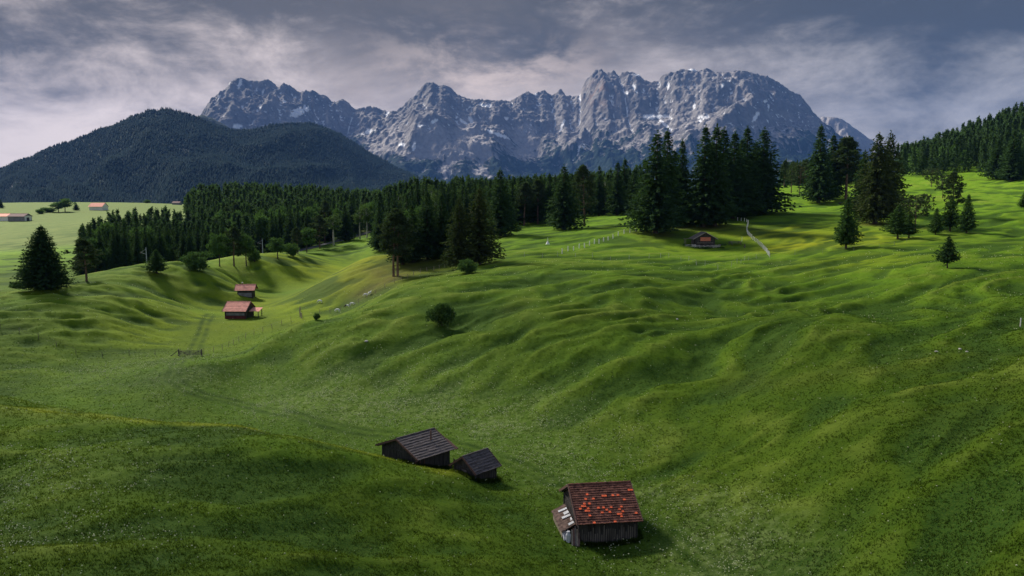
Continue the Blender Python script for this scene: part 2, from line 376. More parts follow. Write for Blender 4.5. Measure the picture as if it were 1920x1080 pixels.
# patches of different grass, plus 'meadow' spots painting the near-left crest as lit: (column, row, radius m, amount)
BL = {
 'meadow': [(1400, 455, 60, 1), (1500, 430, 60, 1), (1700, 430, 60, 1), (1850, 400, 80, 1), (1250, 470, 25, .9), (1600, 350, 120, 1), (1100, 450, 45, .9), (1000, 450, 45, .8), (1150, 420, 60, .9),
            (1850, 480, 35, .9), (1700, 500, 30, .9), (1500, 500, 25, .7), (1300, 505, 22, .7), (1850, 545, 14, .7), (640, 500, 60, .7), (500, 520, 50, .8), (400, 600, 30, .8), (450, 640, 25, .8), (330, 690, 20, .6),
            (300, 520, 22, .5), (100, 548, 22, .6), (600, 455, 60, .4), (450, 760, 18, .65), (700, 750, 12, .6), (900, 800, 9, .45), (250, 700, 16, .6), (1100, 520, 20, .55), (950, 520, 22, .5), (1250, 640, 16, .3), (1750, 600, 12, .5), (120, 800, 6, .4), (330, 812, 6, .4), (520, 828, 6, .4), (660, 855, 5, .35), (450, 870, 6, .2), (100, 880, 6, .25)],
 'yellow': [(1530, 447, 15, 1), (1480, 440, 13, .9), (1580, 452, 14, .8), (1510, 460, 9, 1), (1450, 455, 8, .5), (600, 545, 24, .45), (430, 610, 18, .42), (500, 570, 18, .42), (620, 515, 24, .55), (680, 490, 13, .7), (640, 530, 11, .6), (370, 640, 14, .4), (700, 510, 10, .55), (1620, 490, 12, .3), (1300, 470, 12, .25)],
 'brown': [(700, 535, 5, .8), (720, 520, 7, .9), (690, 545, 3, .5), (740, 510, 9, .8), (800, 495, 9, .6), (1320, 425, 10, .8), (1225, 437, 6, .6), (1640, 420, 7, .7), (1290, 425, 5, .5), (745, 500, 8, .6), (650, 520, 5, .35)],
 'flower': [(600, 745, 8, .8), (700, 760, 8, .9), (800, 770, 7, .8), (950, 800, 6, .8), (1050, 850, 5, .7), (900, 840, 4, .4), (1250, 960, 3, .6), (1300, 1010, 3.5, .8), (1350, 1050, 4, .9), (500, 740, 7, .5), (350, 710, 6, .5), (1200, 930, 3, .6), (1100, 900, 4, .5), (300, 680, 7, .4), (200, 700, 7, .4), (80, 900, 5, .35), (60, 1000, 4, .3), (1100, 800, 4, .3)],
}
BLW = {k: [(*hit(px, py)[:2], r, a) for px, py, r, a in v] for k, v in BL.items()}
def blob(k, x, y):
    s = np.zeros(x.shape)
    for bx, by, r, a in BLW[k]:
        s = np.maximum(s, a * np.exp(-((x - bx) ** 2 + (y - by) ** 2) / (2 * r * r)))
    return s
def grass_attrs(x, y, a, h):
    wx = x + 5 * perlin(x / 14, y / 14, 41); wy = y + 5 * perlin(x / 14, y / 14, 42)
    A = {k: np.clip(blob(k, wx, wy) * (1 + .35 * perlin(x / 6, y / 6, 50)), 0, 1) for k in BL}
    r = np.hypot(x, y)
    A['pale'] = sstep(y, 370, 420) * sstep(x, -20, -90) * (1 - sstep(y, 950, 1300)) * .95
    A['meadow'] = np.maximum(A['meadow'], sstep(r, 300, 380))
    A['meadow'] = np.maximum(A['meadow'], (.46 + .2 * perlin(wx / 12, wy / 12, 44)) * sstep(a, .42, .08) * sstep(r, 62, 90))  # valley floor lighter; hill flanks and near ground keep the painted shade
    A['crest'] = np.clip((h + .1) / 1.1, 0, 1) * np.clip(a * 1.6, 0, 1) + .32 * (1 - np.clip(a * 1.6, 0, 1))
    A['yellow'] = np.maximum(A['yellow'], .8 * np.exp(-(seg_dist(x, y, RIDGE) / 1.5) ** 2) * (.6 + .5 * perlin(x / 4, y / 4, 62)))  # dry grass line that also paints the lit rim of the crest
    t = np.minimum(np.abs(seg_dist(x, y, TRACK) - .8), np.abs(seg_dist(x, y, TRACK2) - .8))
    A['track'] = np.exp(-(t / .60) ** 2) * 1.1 * (.6 + .5 * perlin(x / 3, y / 3, 61))
    return A
az_in = np.linspace(-43, 43, 1150); az_out = np.linspace(43, 317, 92)[1:-1]
az = np.radians(np.concatenate([az_in, az_out]))
rr = np.concatenate([np.linspace(.4, 26, 14), np.exp(np.linspace(math.log(27), math.log(900), 980)), np.exp(np.linspace(math.log(905), math.log(16000), 60))])
RR, AZ = np.meshgrid(rr, az, indexing='ij')
gx_, gy_ = RR * np.sin(AZ), RR * np.cos(AZ)
gz_, ga_, gh_ = terrain(gx_, gy_)
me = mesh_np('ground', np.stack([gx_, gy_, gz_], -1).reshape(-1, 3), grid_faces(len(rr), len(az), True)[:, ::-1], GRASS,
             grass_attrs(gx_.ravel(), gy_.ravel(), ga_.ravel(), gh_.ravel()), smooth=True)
obj('ground', me, kind='structure')

# ------------------------------------------------------------------ far mountains
def mountain_material():
    m = bpy.data.materials.new('mountain'); m.use_nodes = True; N = NT(m.node_tree); b = N.n['Principled BSDF']
    pos = N.node('ShaderNodeNewGeometry').outputs['Position']
    fo = N.attr('forest'); sn = N.attr('snow'); scr = N.attr('scree'); rk = N.attr('warm'); dk = N.attr('dark')
    n1 = N.noise(pos, .004, 6, .62, .5); n2 = N.noise(pos, .02, 5, .7)
    c = N.mix(N.ss(n1, .35, .65), (.165, .152, .152), (.265, .245, .24))
    c = N.mix(N.ss(n2, .3, .6, .5, 0), c, (.09, .093, .11))
    c = N.mix(N.math('MULTIPLY', dk, .6), c, (.075, .08, .088))
    c = N.mix(N.math('MULTIPLY', rk, .6), c, (.30, .17, .12))
    c = N.mix(scr, c, N.mix(N.ss(n2, .3, .7), (.30, .275, .275), (.40, .37, .36)))
    c = N.mix(fo, c, N.mix(N.ss(n2, .35, .65), (.007, .018, .014), (.012, .027, .018)))
    c = N.mix(sn, c, (.90, .90, .93))
    N.l.new(c, b.inputs['Base Color']); b.inputs['Roughness'].default_value = .95; b.inputs['Specular IOR Level'].default_value = .05
    bn = N.node('ShaderNodeBump'); bn.inputs['Strength'].default_value = 1; bn.inputs['Distance'].default_value = 22
    N.l.new(n2, bn.inputs['Height']); N.l.new(bn.outputs[0], b.inputs['Normal'])
    return m
MOUNT = mountain_material()
CREST = [(250,250),(330,240),(370,225),(378,212),(390,192),(405,178),(425,165),(432,152),(450,144),(462,149),(470,152),(482,150),(505,152),(515,158),(522,163),(530,155),(545,160),(560,172),(575,170),(590,172),(605,178),(625,190),(640,186),(655,194),(665,206),(680,202),(695,198),(710,205),(730,208),(745,207),(765,190),(780,175),(795,158),(803,155),(812,152),(822,160),(835,158),(850,170),(865,180),(885,186),(905,186),(920,188),(940,187),(955,190),(975,178),(990,170),(1000,176),(1010,172),(1020,170),(1035,178),(1050,167),(1062,178),(1070,182),(1080,178),(1088,180),(1090,168),(1094,155),(1102,146),(1110,138),(1118,131),(1125,128),(1135,135),(1150,133),(1156,139),(1161,143),(1165,136),(1172,134),(1185,135),(1197,141),(1205,148),(1220,153),(1235,151),(1240,143),(1250,137),(1262,135),(1275,131),(1290,128),(1310,132),(1320,128),(1330,130),(1345,136),(1365,135),(1375,133),(1385,130),(1398,133),(1410,137),(1440,143),(1460,152),(1470,160),(1480,170),(1495,174),(1502,180),(1515,195),(1535,222),(1560,240),(1600,275),(1640,305),(1700,335)]
def crest_fn(C):
    q = np.array([ray(a, b) for a, b in C]); return q[:, 0], q[:, 1]
def erode(h, dx, steps, K, m=.5, talus=1.3, fan=.55):
    """stream-power erosion with a talus limit: cuts branching gullies and leaves sharp ribs"""
    ny, nx = h.shape; idx = np.arange(ny * nx).reshape(ny, nx)
    for it in range(steps):
        best = np.zeros_like(h); rec = idx.copy()
        hp = np.pad(h, 1, constant_values=1e9); ip = np.pad(idx, 1)
        for dy in (-1, 0, 1):
            for dx_ in (-1, 0, 1):
                if dy == 0 and dx_ == 0: continue
                L = dx * math.hypot(dy, dx_)
                sl = (h - hp[1 + dy:1 + dy + ny, 1 + dx_:1 + dx_ + nx]) / L
                q = sl > best; best = np.where(q, sl, best); rec = np.where(q, ip[1 + dy:1 + dy + ny, 1 + dx_:1 + dx_ + nx], rec)
        order = np.argsort(h, axis=None); hl = h.ravel(); rl = rec.ravel()
        L = np.where(((rl - np.arange(rl.size)) % nx == 0) | (np.abs(rl - np.arange(rl.size)) == 1), 1.0, 1.4142) * dx
        A = [1.0] * h.size; ol = order.tolist(); rll = rl.tolist()
        for i in reversed(ol):
            r = rll[i]
            if r != i: A[r] += A[i]
        Aa = np.array(A); f = (K * (Aa * dx * dx) ** m / L).tolist(); hv = hl.tolist()
        for i in ol:
            r = rll[i]
            if r != i: hv[i] = (hv[i] + f[i] * hv[r]) / (1 + f[i])
        h = np.array(hv).reshape(ny, nx)
        for k in range(3):                              # talus: too steep slopes slump
            for ax in (0, 1):
                d = np.diff(h, axis=ax); lim = talus * dx
                ex = np.sign(d) * np.maximum(np.abs(d) - lim, 0) * .22
                if ax == 0: h[:-1] += ex; h[1:] -= ex
                else: h[:, :-1] += ex; h[:, 1:] -= ex
    return h, Aa.reshape(ny, nx)
def up2(h):
    ny, nx = h.shape
    a = np.empty((ny, 2 * nx - 1)); a[:, ::2] = h; a[:, 1::2] = (h[:, 1:] + h[:, :-1]) / 2
    b = np.empty((2 * ny - 1, 2 * nx - 1)); b[::2] = a; b[1::2] = (a[1:] + a[:-1]) / 2
    return b
def build_range():
    cx, cz = crest_fn(CREST)
    dx = 19.0
    xs = np.arange(-4700, 5100, dx); ys = np.arange(5300, 10300, dx)
    Y, X = np.meshgrid(ys, xs, indexing='ij')
    Dc = 8900 + 420 * np.sin(X / 1150 + 1.2) + 160 * np.sin(X / 430)
    def crest_at(X, Y): return CAMZ + np.interp(X / Y, cx, cz, left=.02, right=.02) * Dc
    # plan: distance in front of / behind the crest
    front = (Dc - Y); wx = X + 200 * perlin(X / 600, Y / 600, 3); wy = Y + 200 * perlin(X / 600, Y / 600, 4)
    spur = (1 - 2 * np.abs(perlin(wx / 1250, wy / 3000, 8))) * 420
    fr = front - spur * np.clip(front / 1200, 0, 1)
    e = np.interp(fr, [-1600, -900, 0, 330, 750, 1250, 1900, 2700, 3500], [.1, .55, 1, .83, .58, .36, .19, .07, .0])
    H = crest_at(X, Dc) * e
    h = H + 55 * fbm(X / 330, Y / 330, 15, 5, .55) * np.clip(H / 500, .2, 1)
    h, A = erode(h, dx, 14, .0042, .5, 1.55)
    h = up2(h); A = np.exp(up2(np.log(A))); X = up2(X); Y = up2(Y); dx /= 2
    h = h + 17 * (fbm(X / 90, Y / 90, 25, 6, .65)) * np.clip(h / 500, 0.1, 1)
    h, A2 = erode(h, dx, 3, .0030, .5, 1.9)
    # bring the skyline to its surveyed height
    rx = X / Y; rz = (h - CAMZ) / Y
    nb = 900; k = ((rx - cx[0]) / (cx[-1] - cx[0]) * nb).astype(int); ok = (k >= 0) & (k < nb)
    mx = np.full(nb, -1.0); np.maximum.at(mx, k[ok], rz[ok])
    xc = cx[0] + (np.arange(nb) + .5) / nb * (cx[-1] - cx[0])
    want = np.interp(xc, cx, cz); g = np.clip(want / np.maximum(mx, .02), .5, 1.6)
    ker = np.hanning(5); ker /= ker.sum(); g = np.convolve(np.pad(g, 2, 'edge'), ker, 'valid')
    G = np.interp(rx, xc, g); frac = np.clip(rz / np.interp(rx, xc, np.maximum(mx, .02)), 0, 1)
    h = CAMZ + (h - CAMZ) * (1 + (G - 1) * sstep(frac, .0, .9))
    h = h + sstep(frac, .70, .97) * (34 * (np.abs(perlin(X / 95, Y / 95, 61)) - .3) + 12 * (np.abs(perlin(X / 38, Y / 38, 62)) - .3))
    gyy, gxx = np.gradient(h, dx); slope = np.hypot(gxx, gyy)
    rz = (h - CAMZ) / Y; prow = 385 - rz * 1395; pcol = 960 + X / Y * 1400 * .985
    lap = h - up2(h[::2, ::2]) if False else None
    bl = h.copy()
    for q in range(14):
        bl[1:-1, 1:-1] = (bl[:-2, 1:-1] + bl[2:, 1:-1] + bl[1:-1, :-2] + bl[1:-1, 2:] + bl[1:-1, 1:-1] * 2) / 6
    cav = (h - bl) / 8.0                                   # >0 on ribs, <0 in gullies
    f1 = fbm(X / 420, Y / 420, 51, 5, .6); f2 = fbm(X / 110, Y / 110, 55, 4, .6)
    frow = np.interp(pcol, [380, 650, 700, 900, 1000, 1150, 1300, 1450, 1600, 1700], [300, 276, 284, 292, 276, 260, 270, 262, 246, 246])
    forest = sstep((prow - frow) / 22 + .9 * f1 + .75 * f2 + .55 * np.clip(cav, -1.5, 1.5), -.2, .5)
    scree = sstep(1.25 - slope + .30 * f2 - .25 * np.clip(cav, -1, 1), .25, .65) * sstep(prow, 205, 250)
    for fx, w0, w1, top, bot in ((742, 6, 40, 232, 292), (815, 30, 80, 235, 300), (880, 25, 70, 225, 300), (850, 14, 20, 270, 335), (905, 5, 12, 265, 335), (985, 20, 50, 235, 300)):
        k = np.clip((prow - top) / (bot - top), 0, 1); wd = w0 + (w1 - w0) * k
        s = np.exp(-((pcol - fx - 20 * f1 * k) / wd) ** 2 * 2) * sstep(prow, top - 12, top + 12) * (1 - sstep(prow, bot - 8, bot + 8 + 8 * f2))
        scree = np.maximum(scree, np.clip(s * 1.7 - .25 + .45 * f2 - .3 * cav, 0, 1)); forest = forest * (1 - np.clip(s * 2.3 - .5 + .6 * f2 - .4 * cav, 0, 1))
    scree *= (1 - forest)
    warm = np.exp(-((pcol - 1118) / 24) ** 2 - ((prow - 182) / 22) ** 2) * sstep(f2, -.3, .5)
    dark = sstep(f1 * .8 + f2 * .6, .15, .8) * sstep(prow, 300, 250)
    snow = np.zeros_like(h)
    for sx, sy, a, b_, ang in ((574, 215, 17, 5, -.35), (560, 222, 10, 2, 0), (432, 241, 9, 3, 0), (462, 241, 6, 3, .2), (430, 190, 2, 6, .4), (450, 160, 2, 5, 0), (470, 162, 2, 7, .3), (697, 251, 12, 3, -.3),
        (735, 215, 2, 6, .3), (820, 231, 7, 2, -.4), (795, 240, 7, 1.5, 0), (760, 274, 5, 3, 0), (782, 276, 2.5, 7, .2), (870, 232, 14, 2, .6), (885, 228, 3, 7, -.5), (935, 256, 18, 2.5, .35), (912, 203, 12, 2.5, .1), (950, 226, 4, 3, 0),
        (1052, 238, 2.2, 11, .35), (1222, 224, 19, 3.5, .05), (1236, 236, 14, 2, .75), (1306, 223, 9, 4.5, 0), (1300, 229, 4, 5, .3), (1185, 149, 11, 2.2, 0), (1285, 140, 9, 2, .1), (1180, 170, 3, 4, 0), (1183, 180, 3, 3, 0), (1168, 181, 2, 3, 0), (1242, 170, 2, 6, 0),
        (1402, 223, 3, 9, .5), (1424, 207, 2, 6, 0), (1340, 167, 2, 4, .4), (1418, 196, 5, 2, -.4), (1423, 232, 2, 3, 0), (1090, 276, 4, 4, 0), (1078, 290, 2, 16, .4), (1140, 312, 7, 5, .6), (1505, 262, 2, 3, 0), (1290, 205, 2, 5, 0), (1003, 182, 2, 3, 0), (1060, 203, 2, 3, 0), (645, 192, 2, 2, 0), (548, 196, 3, 2, .4), (505, 208, 2, 4, 0)):
        ca, sa = math.cos(ang), math.sin(ang); px_, py_ = pcol - sx, prow - sy
        uu = (px_ * ca + py_ * sa) / (a * 1.25); vv = (-px_ * sa + py_ * ca) / (b_ * 1.4)
        snow = np.maximum(snow, sstep(1.1 - uu * uu - vv * vv + .7 * f2 + .3 * f1 - .35 * np.clip(cav, -1, 1), .2, .5))
    spk = sstep(-cav + .8 * perlin(X / 130, Y / 130, 91) - .5 * slope, .72, 1.1) * (1 - sstep(prow, 240, 262))
    snow = np.maximum(snow, spk) * (1 - forest)
    obj('mountain_range', mesh_np('mountain_range', np.stack([X, Y, h], -1).reshape(-1, 3), grid_faces(*h.shape), MOUNT, dict(forest=forest, snow=snow, scree=scree, warm=warm, dark=dark), smooth=True), kind='structure')
build_range()
def build_hill(name, C, dfoot, dcrest, seed, mat, fr, amp=60, nc=420, nr=120, power=1.15, zfoot=0, rough_crest=8):
    cx, cz = crest_fn(C); rx = np.linspace(cx[0], cx[-1], nc); rz = np.interp(rx, cx, cz)
    ker = np.hanning(9); ker /= ker.sum(); rz = np.convolve(np.pad(rz, 4, 'edge'), ker, 'valid')
    t = np.concatenate([np.linspace(0, 1, nr - 20), np.linspace(1, 1.7, 21)[1:]])
    T, RX = np.meshgrid(t, rx, indexing='ij'); RZ = np.meshgrid(t, rz, indexing='ij')[1]
    dc = dcrest(RX) if callable(dcrest) else dcrest
    X0 = RX * dc; Hc = CAMZ + RZ * dc
    e = np.where(T < 1, np.clip(T, 0, 1) ** power, 1 - (T - 1) * 1.3)
    env = np.minimum(T, 1) * (1 - np.minimum(T, 1)) * 4
    wx = X0 + 80 * perlin(X0 / 500, T * 2, seed)
    rid = 1 - np.abs(perlin(wx / 520, T * 1.2, seed + 1)) * 2; rid2 = 1 - np.abs(perlin(wx / 210, T * 2.4, seed + 2)) * 2
    zz = zfoot + (Hc - zfoot) * e + env * amp * (rid * .9 + rid2 * .4 - .8) + rough_crest * fbm(X0 / 90, T * 8, seed + 5, 4) * np.minimum(T * 4, 1)
    dd = dfoot + (dc - dfoot) * T
    forest, scree, dark = fr(X0, T, zz, seed)
    V = np.stack([RX * dd, dd, zz], -1)
    z0 = np.zeros_like(zz)
    o = obj(name, mesh_np(name, V.reshape(-1, 3), grid_faces(nr, nc), mat, dict(forest=forest, snow=z0, scree=scree, warm=z0, dark=dark), smooth=True), kind='structure')
    return V, forest
def fr_near(X0, T, zz, s):
    f = fbm(X0 / 60, T * 20, s + 9, 4); sc_ = np.zeros_like(zz)
    for bx, bt, r in ((-2150, .46, .05), (-1960, .47, .06), (-1420, .62, .03), (-1180, .5, .02)):
        sc_ = np.maximum(sc_, np.exp(-((X0 - bx) / 60) ** 2 - ((T - bt) / r) ** 2) * (.4 + f * 1.3))
    sc_ = np.clip(sc_, 0, .8)
    return 1 - sc_, sc_, np.zeros_like(zz)
HILLC = [(-420,420),(-200,360),(-50,330),(0,318),(60,293),(130,265),(200,240),(240,223),(262,213),(272,208),(282,206),(290,211),(310,204),(330,207),(360,218),(380,224),(410,238),(440,245),(465,244),(500,237),(540,231),(580,230),(610,239),(650,259),(700,289),(750,318),(790,336),(850,372),(900,400)]
HV, HF = build_hill('forested_hill', HILLC, 2000, lambda q: 3700 + 500 * np.tanh((q + .28) * 12), 101, MOUNT, fr_near, amp=70, zfoot=5)
def fr_far(X0, T, zz, s):
    f = fbm(X0 / 200, T * 9, s + 9, 4); fo = sstep(.72 - T + f * .3, 0, .15)
    return fo, (1 - fo) * .55, np.zeros_like(zz)
build_hill('far_hill', [(1440,260),(1500,235),(1530,222),(1550,218),(1575,221),(1592,232),(1625,256),(1660,280),(1720,320),(1800,370)], 7600, 10500, 131, MOUNT, fr_far, amp=130, nc=240, nr=140, power=1.0, rough_crest=22)
build_hill('dark_shoulder', [(340,250),(360,222),(378,216),(400,222),(420,233),(450,255),(480,290)], 4300, 5200, 151, MOUNT, fr_near, amp=40, nc=120, nr=60)
build_hill('low_foothills', [(560,355),(650,340),(760,338),(850,346),(950,338),(1050,330),(1200,332),(1350,326),(1500,330),(1620,326),(1700,338),(1800,380)], 3800, 6200, 171, MOUNT, fr_near, amp=40, nc=400, nr=60)

# ------------------------------------------------------------------ haze
hb = MB().box(-9500, 10500, -300, 13500, -12, 1730)
hm = bpy.data.materials.new('haze'); hm.use_nodes = True; N = NT(hm.node_tree); N.n.clear()
ho = N.node('ShaderNodeOutputMaterial'); hv = N.node('ShaderNodeVolumePrincipled')
hv.inputs['Color'].default_value = (.080, .180, .46, 1); hv.inputs['Density'].default_value = 5.0e-5; hv.inputs['Anisotropy'].default_value = 0.0
N.l.new(hv.outputs[0], ho.inputs['Volume'])
haze = hb.build('haze', hm, None, kind='stuff')

# ------------------------------------------------------------------ added opaque cloud mesh, out of view, blocking sun over the near meadow
def shade_cloud():
    nu, nv = 90, 45
    th = np.linspace(0, 2 * np.pi, nu, endpoint=False); ph = np.linspace(-np.pi / 2, np.pi / 2, nv)
    P, T = np.meshgrid(ph, th, indexing='ij')
    q = 1 + .22 * fbm(np.cos(T) * np.cos(P) * 3 + 5, np.sin(T) * np.cos(P) * 3 + P, 201, 4)
    X = 600 * np.cos(P) * np.cos(T) * q; Y = 290 * np.cos(P) * np.sin(T) * q; Z = 22 * np.sin(P) * q
    L = (1850 - 5) / _sd.z; c = _sd * L + Vector((120, -85, 5))
    m = material('shade_cloud', (.75, .76, .80), var=.05, scale=.02)
    obj('added_shade_cloud', mesh_np('added_shade_cloud', np.stack([X + c.x, Y + c.y, Z + c.z], -1).reshape(-1, 3), grid_faces(nv, nu, True), m, smooth=True), kind='structure')
shade_cloud()
#--------------------------------------------------------------------PART3
# ------------------------------------------------------------------ trees
def foliage_mat(name, c0, c1, c2):
    m = bpy.data.materials.new(name); m.use_nodes = True; N = NT(m.node_tree); b = N.n['Principled BSDF']
    tc = N.node('ShaderNodeTexCoord'); oi = N.node('ShaderNodeObjectInfo'); a = N.attr('leaf')
    n1 = N.noise(tc.outputs['Object'], .55, 3, .6)
    c = N.mix(N.ss(n1, .35, .65), c0, c1); c = N.mix(N.math('MULTIPLY', a, .55), c, c2)
    c = N.mix(N.math('MULTIPLY', oi.outputs['Random'], .45), c, c0)
    N.l.new(c, b.inputs['Base Color']); b.inputs['Roughness'].default_value = .9; b.inputs['Specular IOR Level'].default_value = .04
    tr = N.node('ShaderNodeBsdfTranslucent'); N.l.new(N.mix(.35, c, (.10, .20, .03)), tr.inputs[0]); ms = N.node('ShaderNodeMixShader'); ms.inputs[0].default_value = .2
    N.l.new(b.outputs[0], ms.inputs[1]); N.l.new(tr.outputs[0], ms.inputs[2]); N.l.new(ms.outputs[0], N.n['Material Output'].inputs[0])
    return m
SPR = foliage_mat('spruce_needles', (.022, .050, .020), (.040, .085, .028), (.060, .110, .034))
FOR = foliage_mat('forest_needles', (.030, .062, .028), (.050, .094, .036), (.072, .120, .044))
HIL = foliage_mat('distant_needles', (.006, .019, .021), (.009, .025, .026), (.011, .029, .027))  # haze blue mixed into the needle colours
SPRY = foliage_mat('young_spruce_needles', (.032, .078, .020), (.060, .120, .028), (.100, .170, .038))
SPRB = foliage_mat('brownish_spruce_needles', (.034, .052, .018), (.060, .080, .026), (.080, .092, .030))
PIN = foliage_mat('pine_needles', (.034, .056, .026), (.058, .086, .036), (.080, .108, .042))
DEC = foliage_mat('broad_leaves', (.052, .110, .028), (.092, .180, .044), (.140, .235, .060))
BIR = foliage_mat('birch_leaves', (.055, .10, .028), (.09, .155, .040), (.14, .20, .060))
BARK = material('bark', (.075, .055, .042), var=.4, scale=2, stretch=(1, 1, .2))
PBARK = material('pine_bark', (.16, .105, .075), var=.35, scale=1.5, stretch=(1, 1, .3))
WBARK = material('birch_bark', (.42, .40, .37), var=.3, scale=2.5)
def sprays(C, D, size, rng, k=3, flat=.5):
    """k small leaf triangles around every point C, reaching along direction D"""
    n = len(C); V = []; sz = size if hasattr(size, '__len__') else np.full(n, size)
    for i in range(k):
        d = D + rng.normal(0, .45, (n, 3)); d /= np.linalg.norm(d, axis=1)[:, None]
        s = np.cross(d, rng.normal(0, 1, (n, 3)) * np.array([1, 1, 1 / flat])); s /= np.linalg.norm(s, axis=1)[:, None] + 1e-9
        L = sz * rng.uniform(.7, 1.3, n)
        o = C + rng.normal(0, .22, (n, 3)) * sz[:, None]
        V.append(np.stack([o - s * L[:, None] * .42, o + s * L[:, None] * .42, o + d * L[:, None] * 1.25], 1))
    V = np.concatenate(V).reshape(-1, 3); F = np.arange(len(V)).reshape(-1, 3)
    leaf = np.repeat(rng.uniform(0, 1, len(F)) ** 2, 3)
    return V, F, leaf
def tri_mesh(name, parts, mat):
    V = np.concatenate([p[0] for p in parts]); F = []; k = 0
    for p in parts: F.append(p[1] + k); k += len(p[0])
    return mesh_np(name, V, np.concatenate(F), mat, dict(leaf=np.concatenate([p[2] for p in parts])))
def spruce_mesh(seed, H=20., Rb=4.2, lo=.05, dens=1.25, mat=SPR, shape=.8, droop=.32, gap=.06, size=.66, tops=1):
    rng = np.random.default_rng(seed); C = []; D = []; S = []
    axes = [(0, 0, H, 1.0)]
    if tops == 2: axes = [(-.85, 0, H, .85), (.95, .3, H * .97, .85)]
    for ax, ay, h_, rf in axes:
        z = H * lo; ph = rng.uniform(0, 6)
        lean = 1 + .18 * np.sin(np.arange(8) * 2.1 + rng.uniform(0, 6))
        while z < h_ * .995:
            f = (z - H * lo) / (h_ - H * lo)
            L0 = Rb * rf * ((1 - f) ** shape) * (.55 + .45 * min(1, f / .10)) + .12
            nb = max(4, int(round((10 * dens) * (.45 + .55 * L0 / Rb))))
            for j in range(nb):
                if rng.random() < gap: continue
                a = ph + j * 2 * math.pi / nb + rng.normal(0, .2); L = L0 * rng.uniform(.68, 1.18) * lean[int(a * 4 / math.pi) % 8]
                m = max(2, int(L / (size * .72)))
                t = (np.arange(m) + rng.uniform(.3, 1, m)) / m; t = np.clip(t, .06, 1)
                r = L * t; dz = -droop * L * t ** 1.4 + .16 * L * t ** 3 + rng.normal(0, .05, m)
                g = np.clip(1 - z / h_, 0, 1)
                px_, py_ = ax * g * 0 + ax * (1 - .3 * g), ay
                C.append(np.stack([px_ + r * math.cos(a), py_ + r * math.sin(a), z + dz], 1))
                D.append(np.tile([math.cos(a), math.sin(a), -.35], (m, 1)))
                S.append(size * (1.15 - .45 * t) * (.55 + .45 * L0 / Rb))
            z += (.40 + .16 * (1 - f)) / dens * rng.uniform(.8, 1.2) * size / .55; ph += 1.3
        t = np.linspace(.93, 1.02, 7) * h_
        C.append(np.stack([np.full(7, ax * 1.0), np.full(7, ay), t], 1)); D.append(np.tile([0, 0, 1.0], (7, 1))); S.append(np.full(7, size * .45))
    C = np.concatenate(C); D = np.concatenate(D); S = np.concatenate(S)
    crown = tri_mesh('crown', [sprays(C, D, S, rng, 3, .6)], mat)
    tb = MB()
    for ax, ay, h_, rf in axes: tb.tube([(ax * .7, ay * .7, -.8), (ax * .75, ay, H * .1), (ax * .9, ay, H * .5), (ax, ay, h_ * .95)], [.42 * H / 20 + .08, .3 * H / 20, .17 * H / 20, .03], 8)
    for k in range(10):
        a = rng.uniform(0, 6.28); z = H * rng.uniform(.06, .5); L = Rb * .5
        tb.tube([(0, 0, z), (L * math.cos(a), L * math.sin(a), z - .3)], [.06, .02], 4)
    return crown, tb.mesh('trunk', BARK)
def puffs(centers, radii, per, size, rng, mat, name='crown'):
    parts = []
    for c, r in zip(centers, radii):
        n = max(8, int(per * r * r)); d = rng.normal(0, 1, (n, 3)); d /= np.linalg.norm(d, axis=1)[:, None]
        rr_ = r * rng.uniform(.35, 1.05, n)[:, None] * np.array([1, 1, .72])
        C = np.array(c) + d * rr_; D = d + np.array([0, 0, .25])
        parts.append(sprays(C, D, size, rng, 2, .8))
    return tri_mesh(name, parts, mat)
def pine_mesh(seed, H=18., Rb=3.6, lo=.35, mat=PIN, bark=PBARK, twin=False, flat=False):
    rng = np.random.default_rng(seed); tb = MB(); cs = []; rs = []
    stems = [(-.25, .3)] + ([(.75, 1.1)] if twin else [])
    for bx, tx in stems:
        tb.tube([(bx, 0, -.8), (bx, 0, H * .25), ((bx + tx) / 2, .1, H * .6), (tx, 0, H * .95)], [.32 * H / 18, .24 * H / 18, .16 * H / 18, .04], 8)
        nb = 34
        for i in range(nb):
            f = (i + .5) / nb; z = H * (lo + (1 - lo) * f ** .9); a = i * 2.4 + rng.uniform(-.4, .4)
            prof = (math.sin(math.pi * min(1, .22 + .78 * f)) ** .7) if not flat else (1 - abs(f - .55)) ** .5
            L = Rb * prof * rng.uniform(.55, 1.1); x0 = bx + (tx - bx) * z / H
            e = (x0 + L * math.cos(a), L * math.sin(a), z + L * .12)
            tb.tube([(x0, 0, z - .3), ((x0 + e[0]) / 2, e[1] / 2, z - .05), e], [.07 * H / 18, .05, .02], 4)
            for t in (.5, .78, 1.0):
                if rng.random() < .85:
                    cs.append((x0 + (e[0] - x0) * t + rng.normal(0, .2), e[1] * t + rng.normal(0, .2), z + L * .12 * t + rng.normal(.1, .15))); rs.append(rng.uniform(.5, .95) * H / 18)
        cs.append((tx, 0, H * .97)); rs.append(.6)
    return puffs(cs, rs, 62, .38, rng, mat), tb.mesh('trunk', bark)
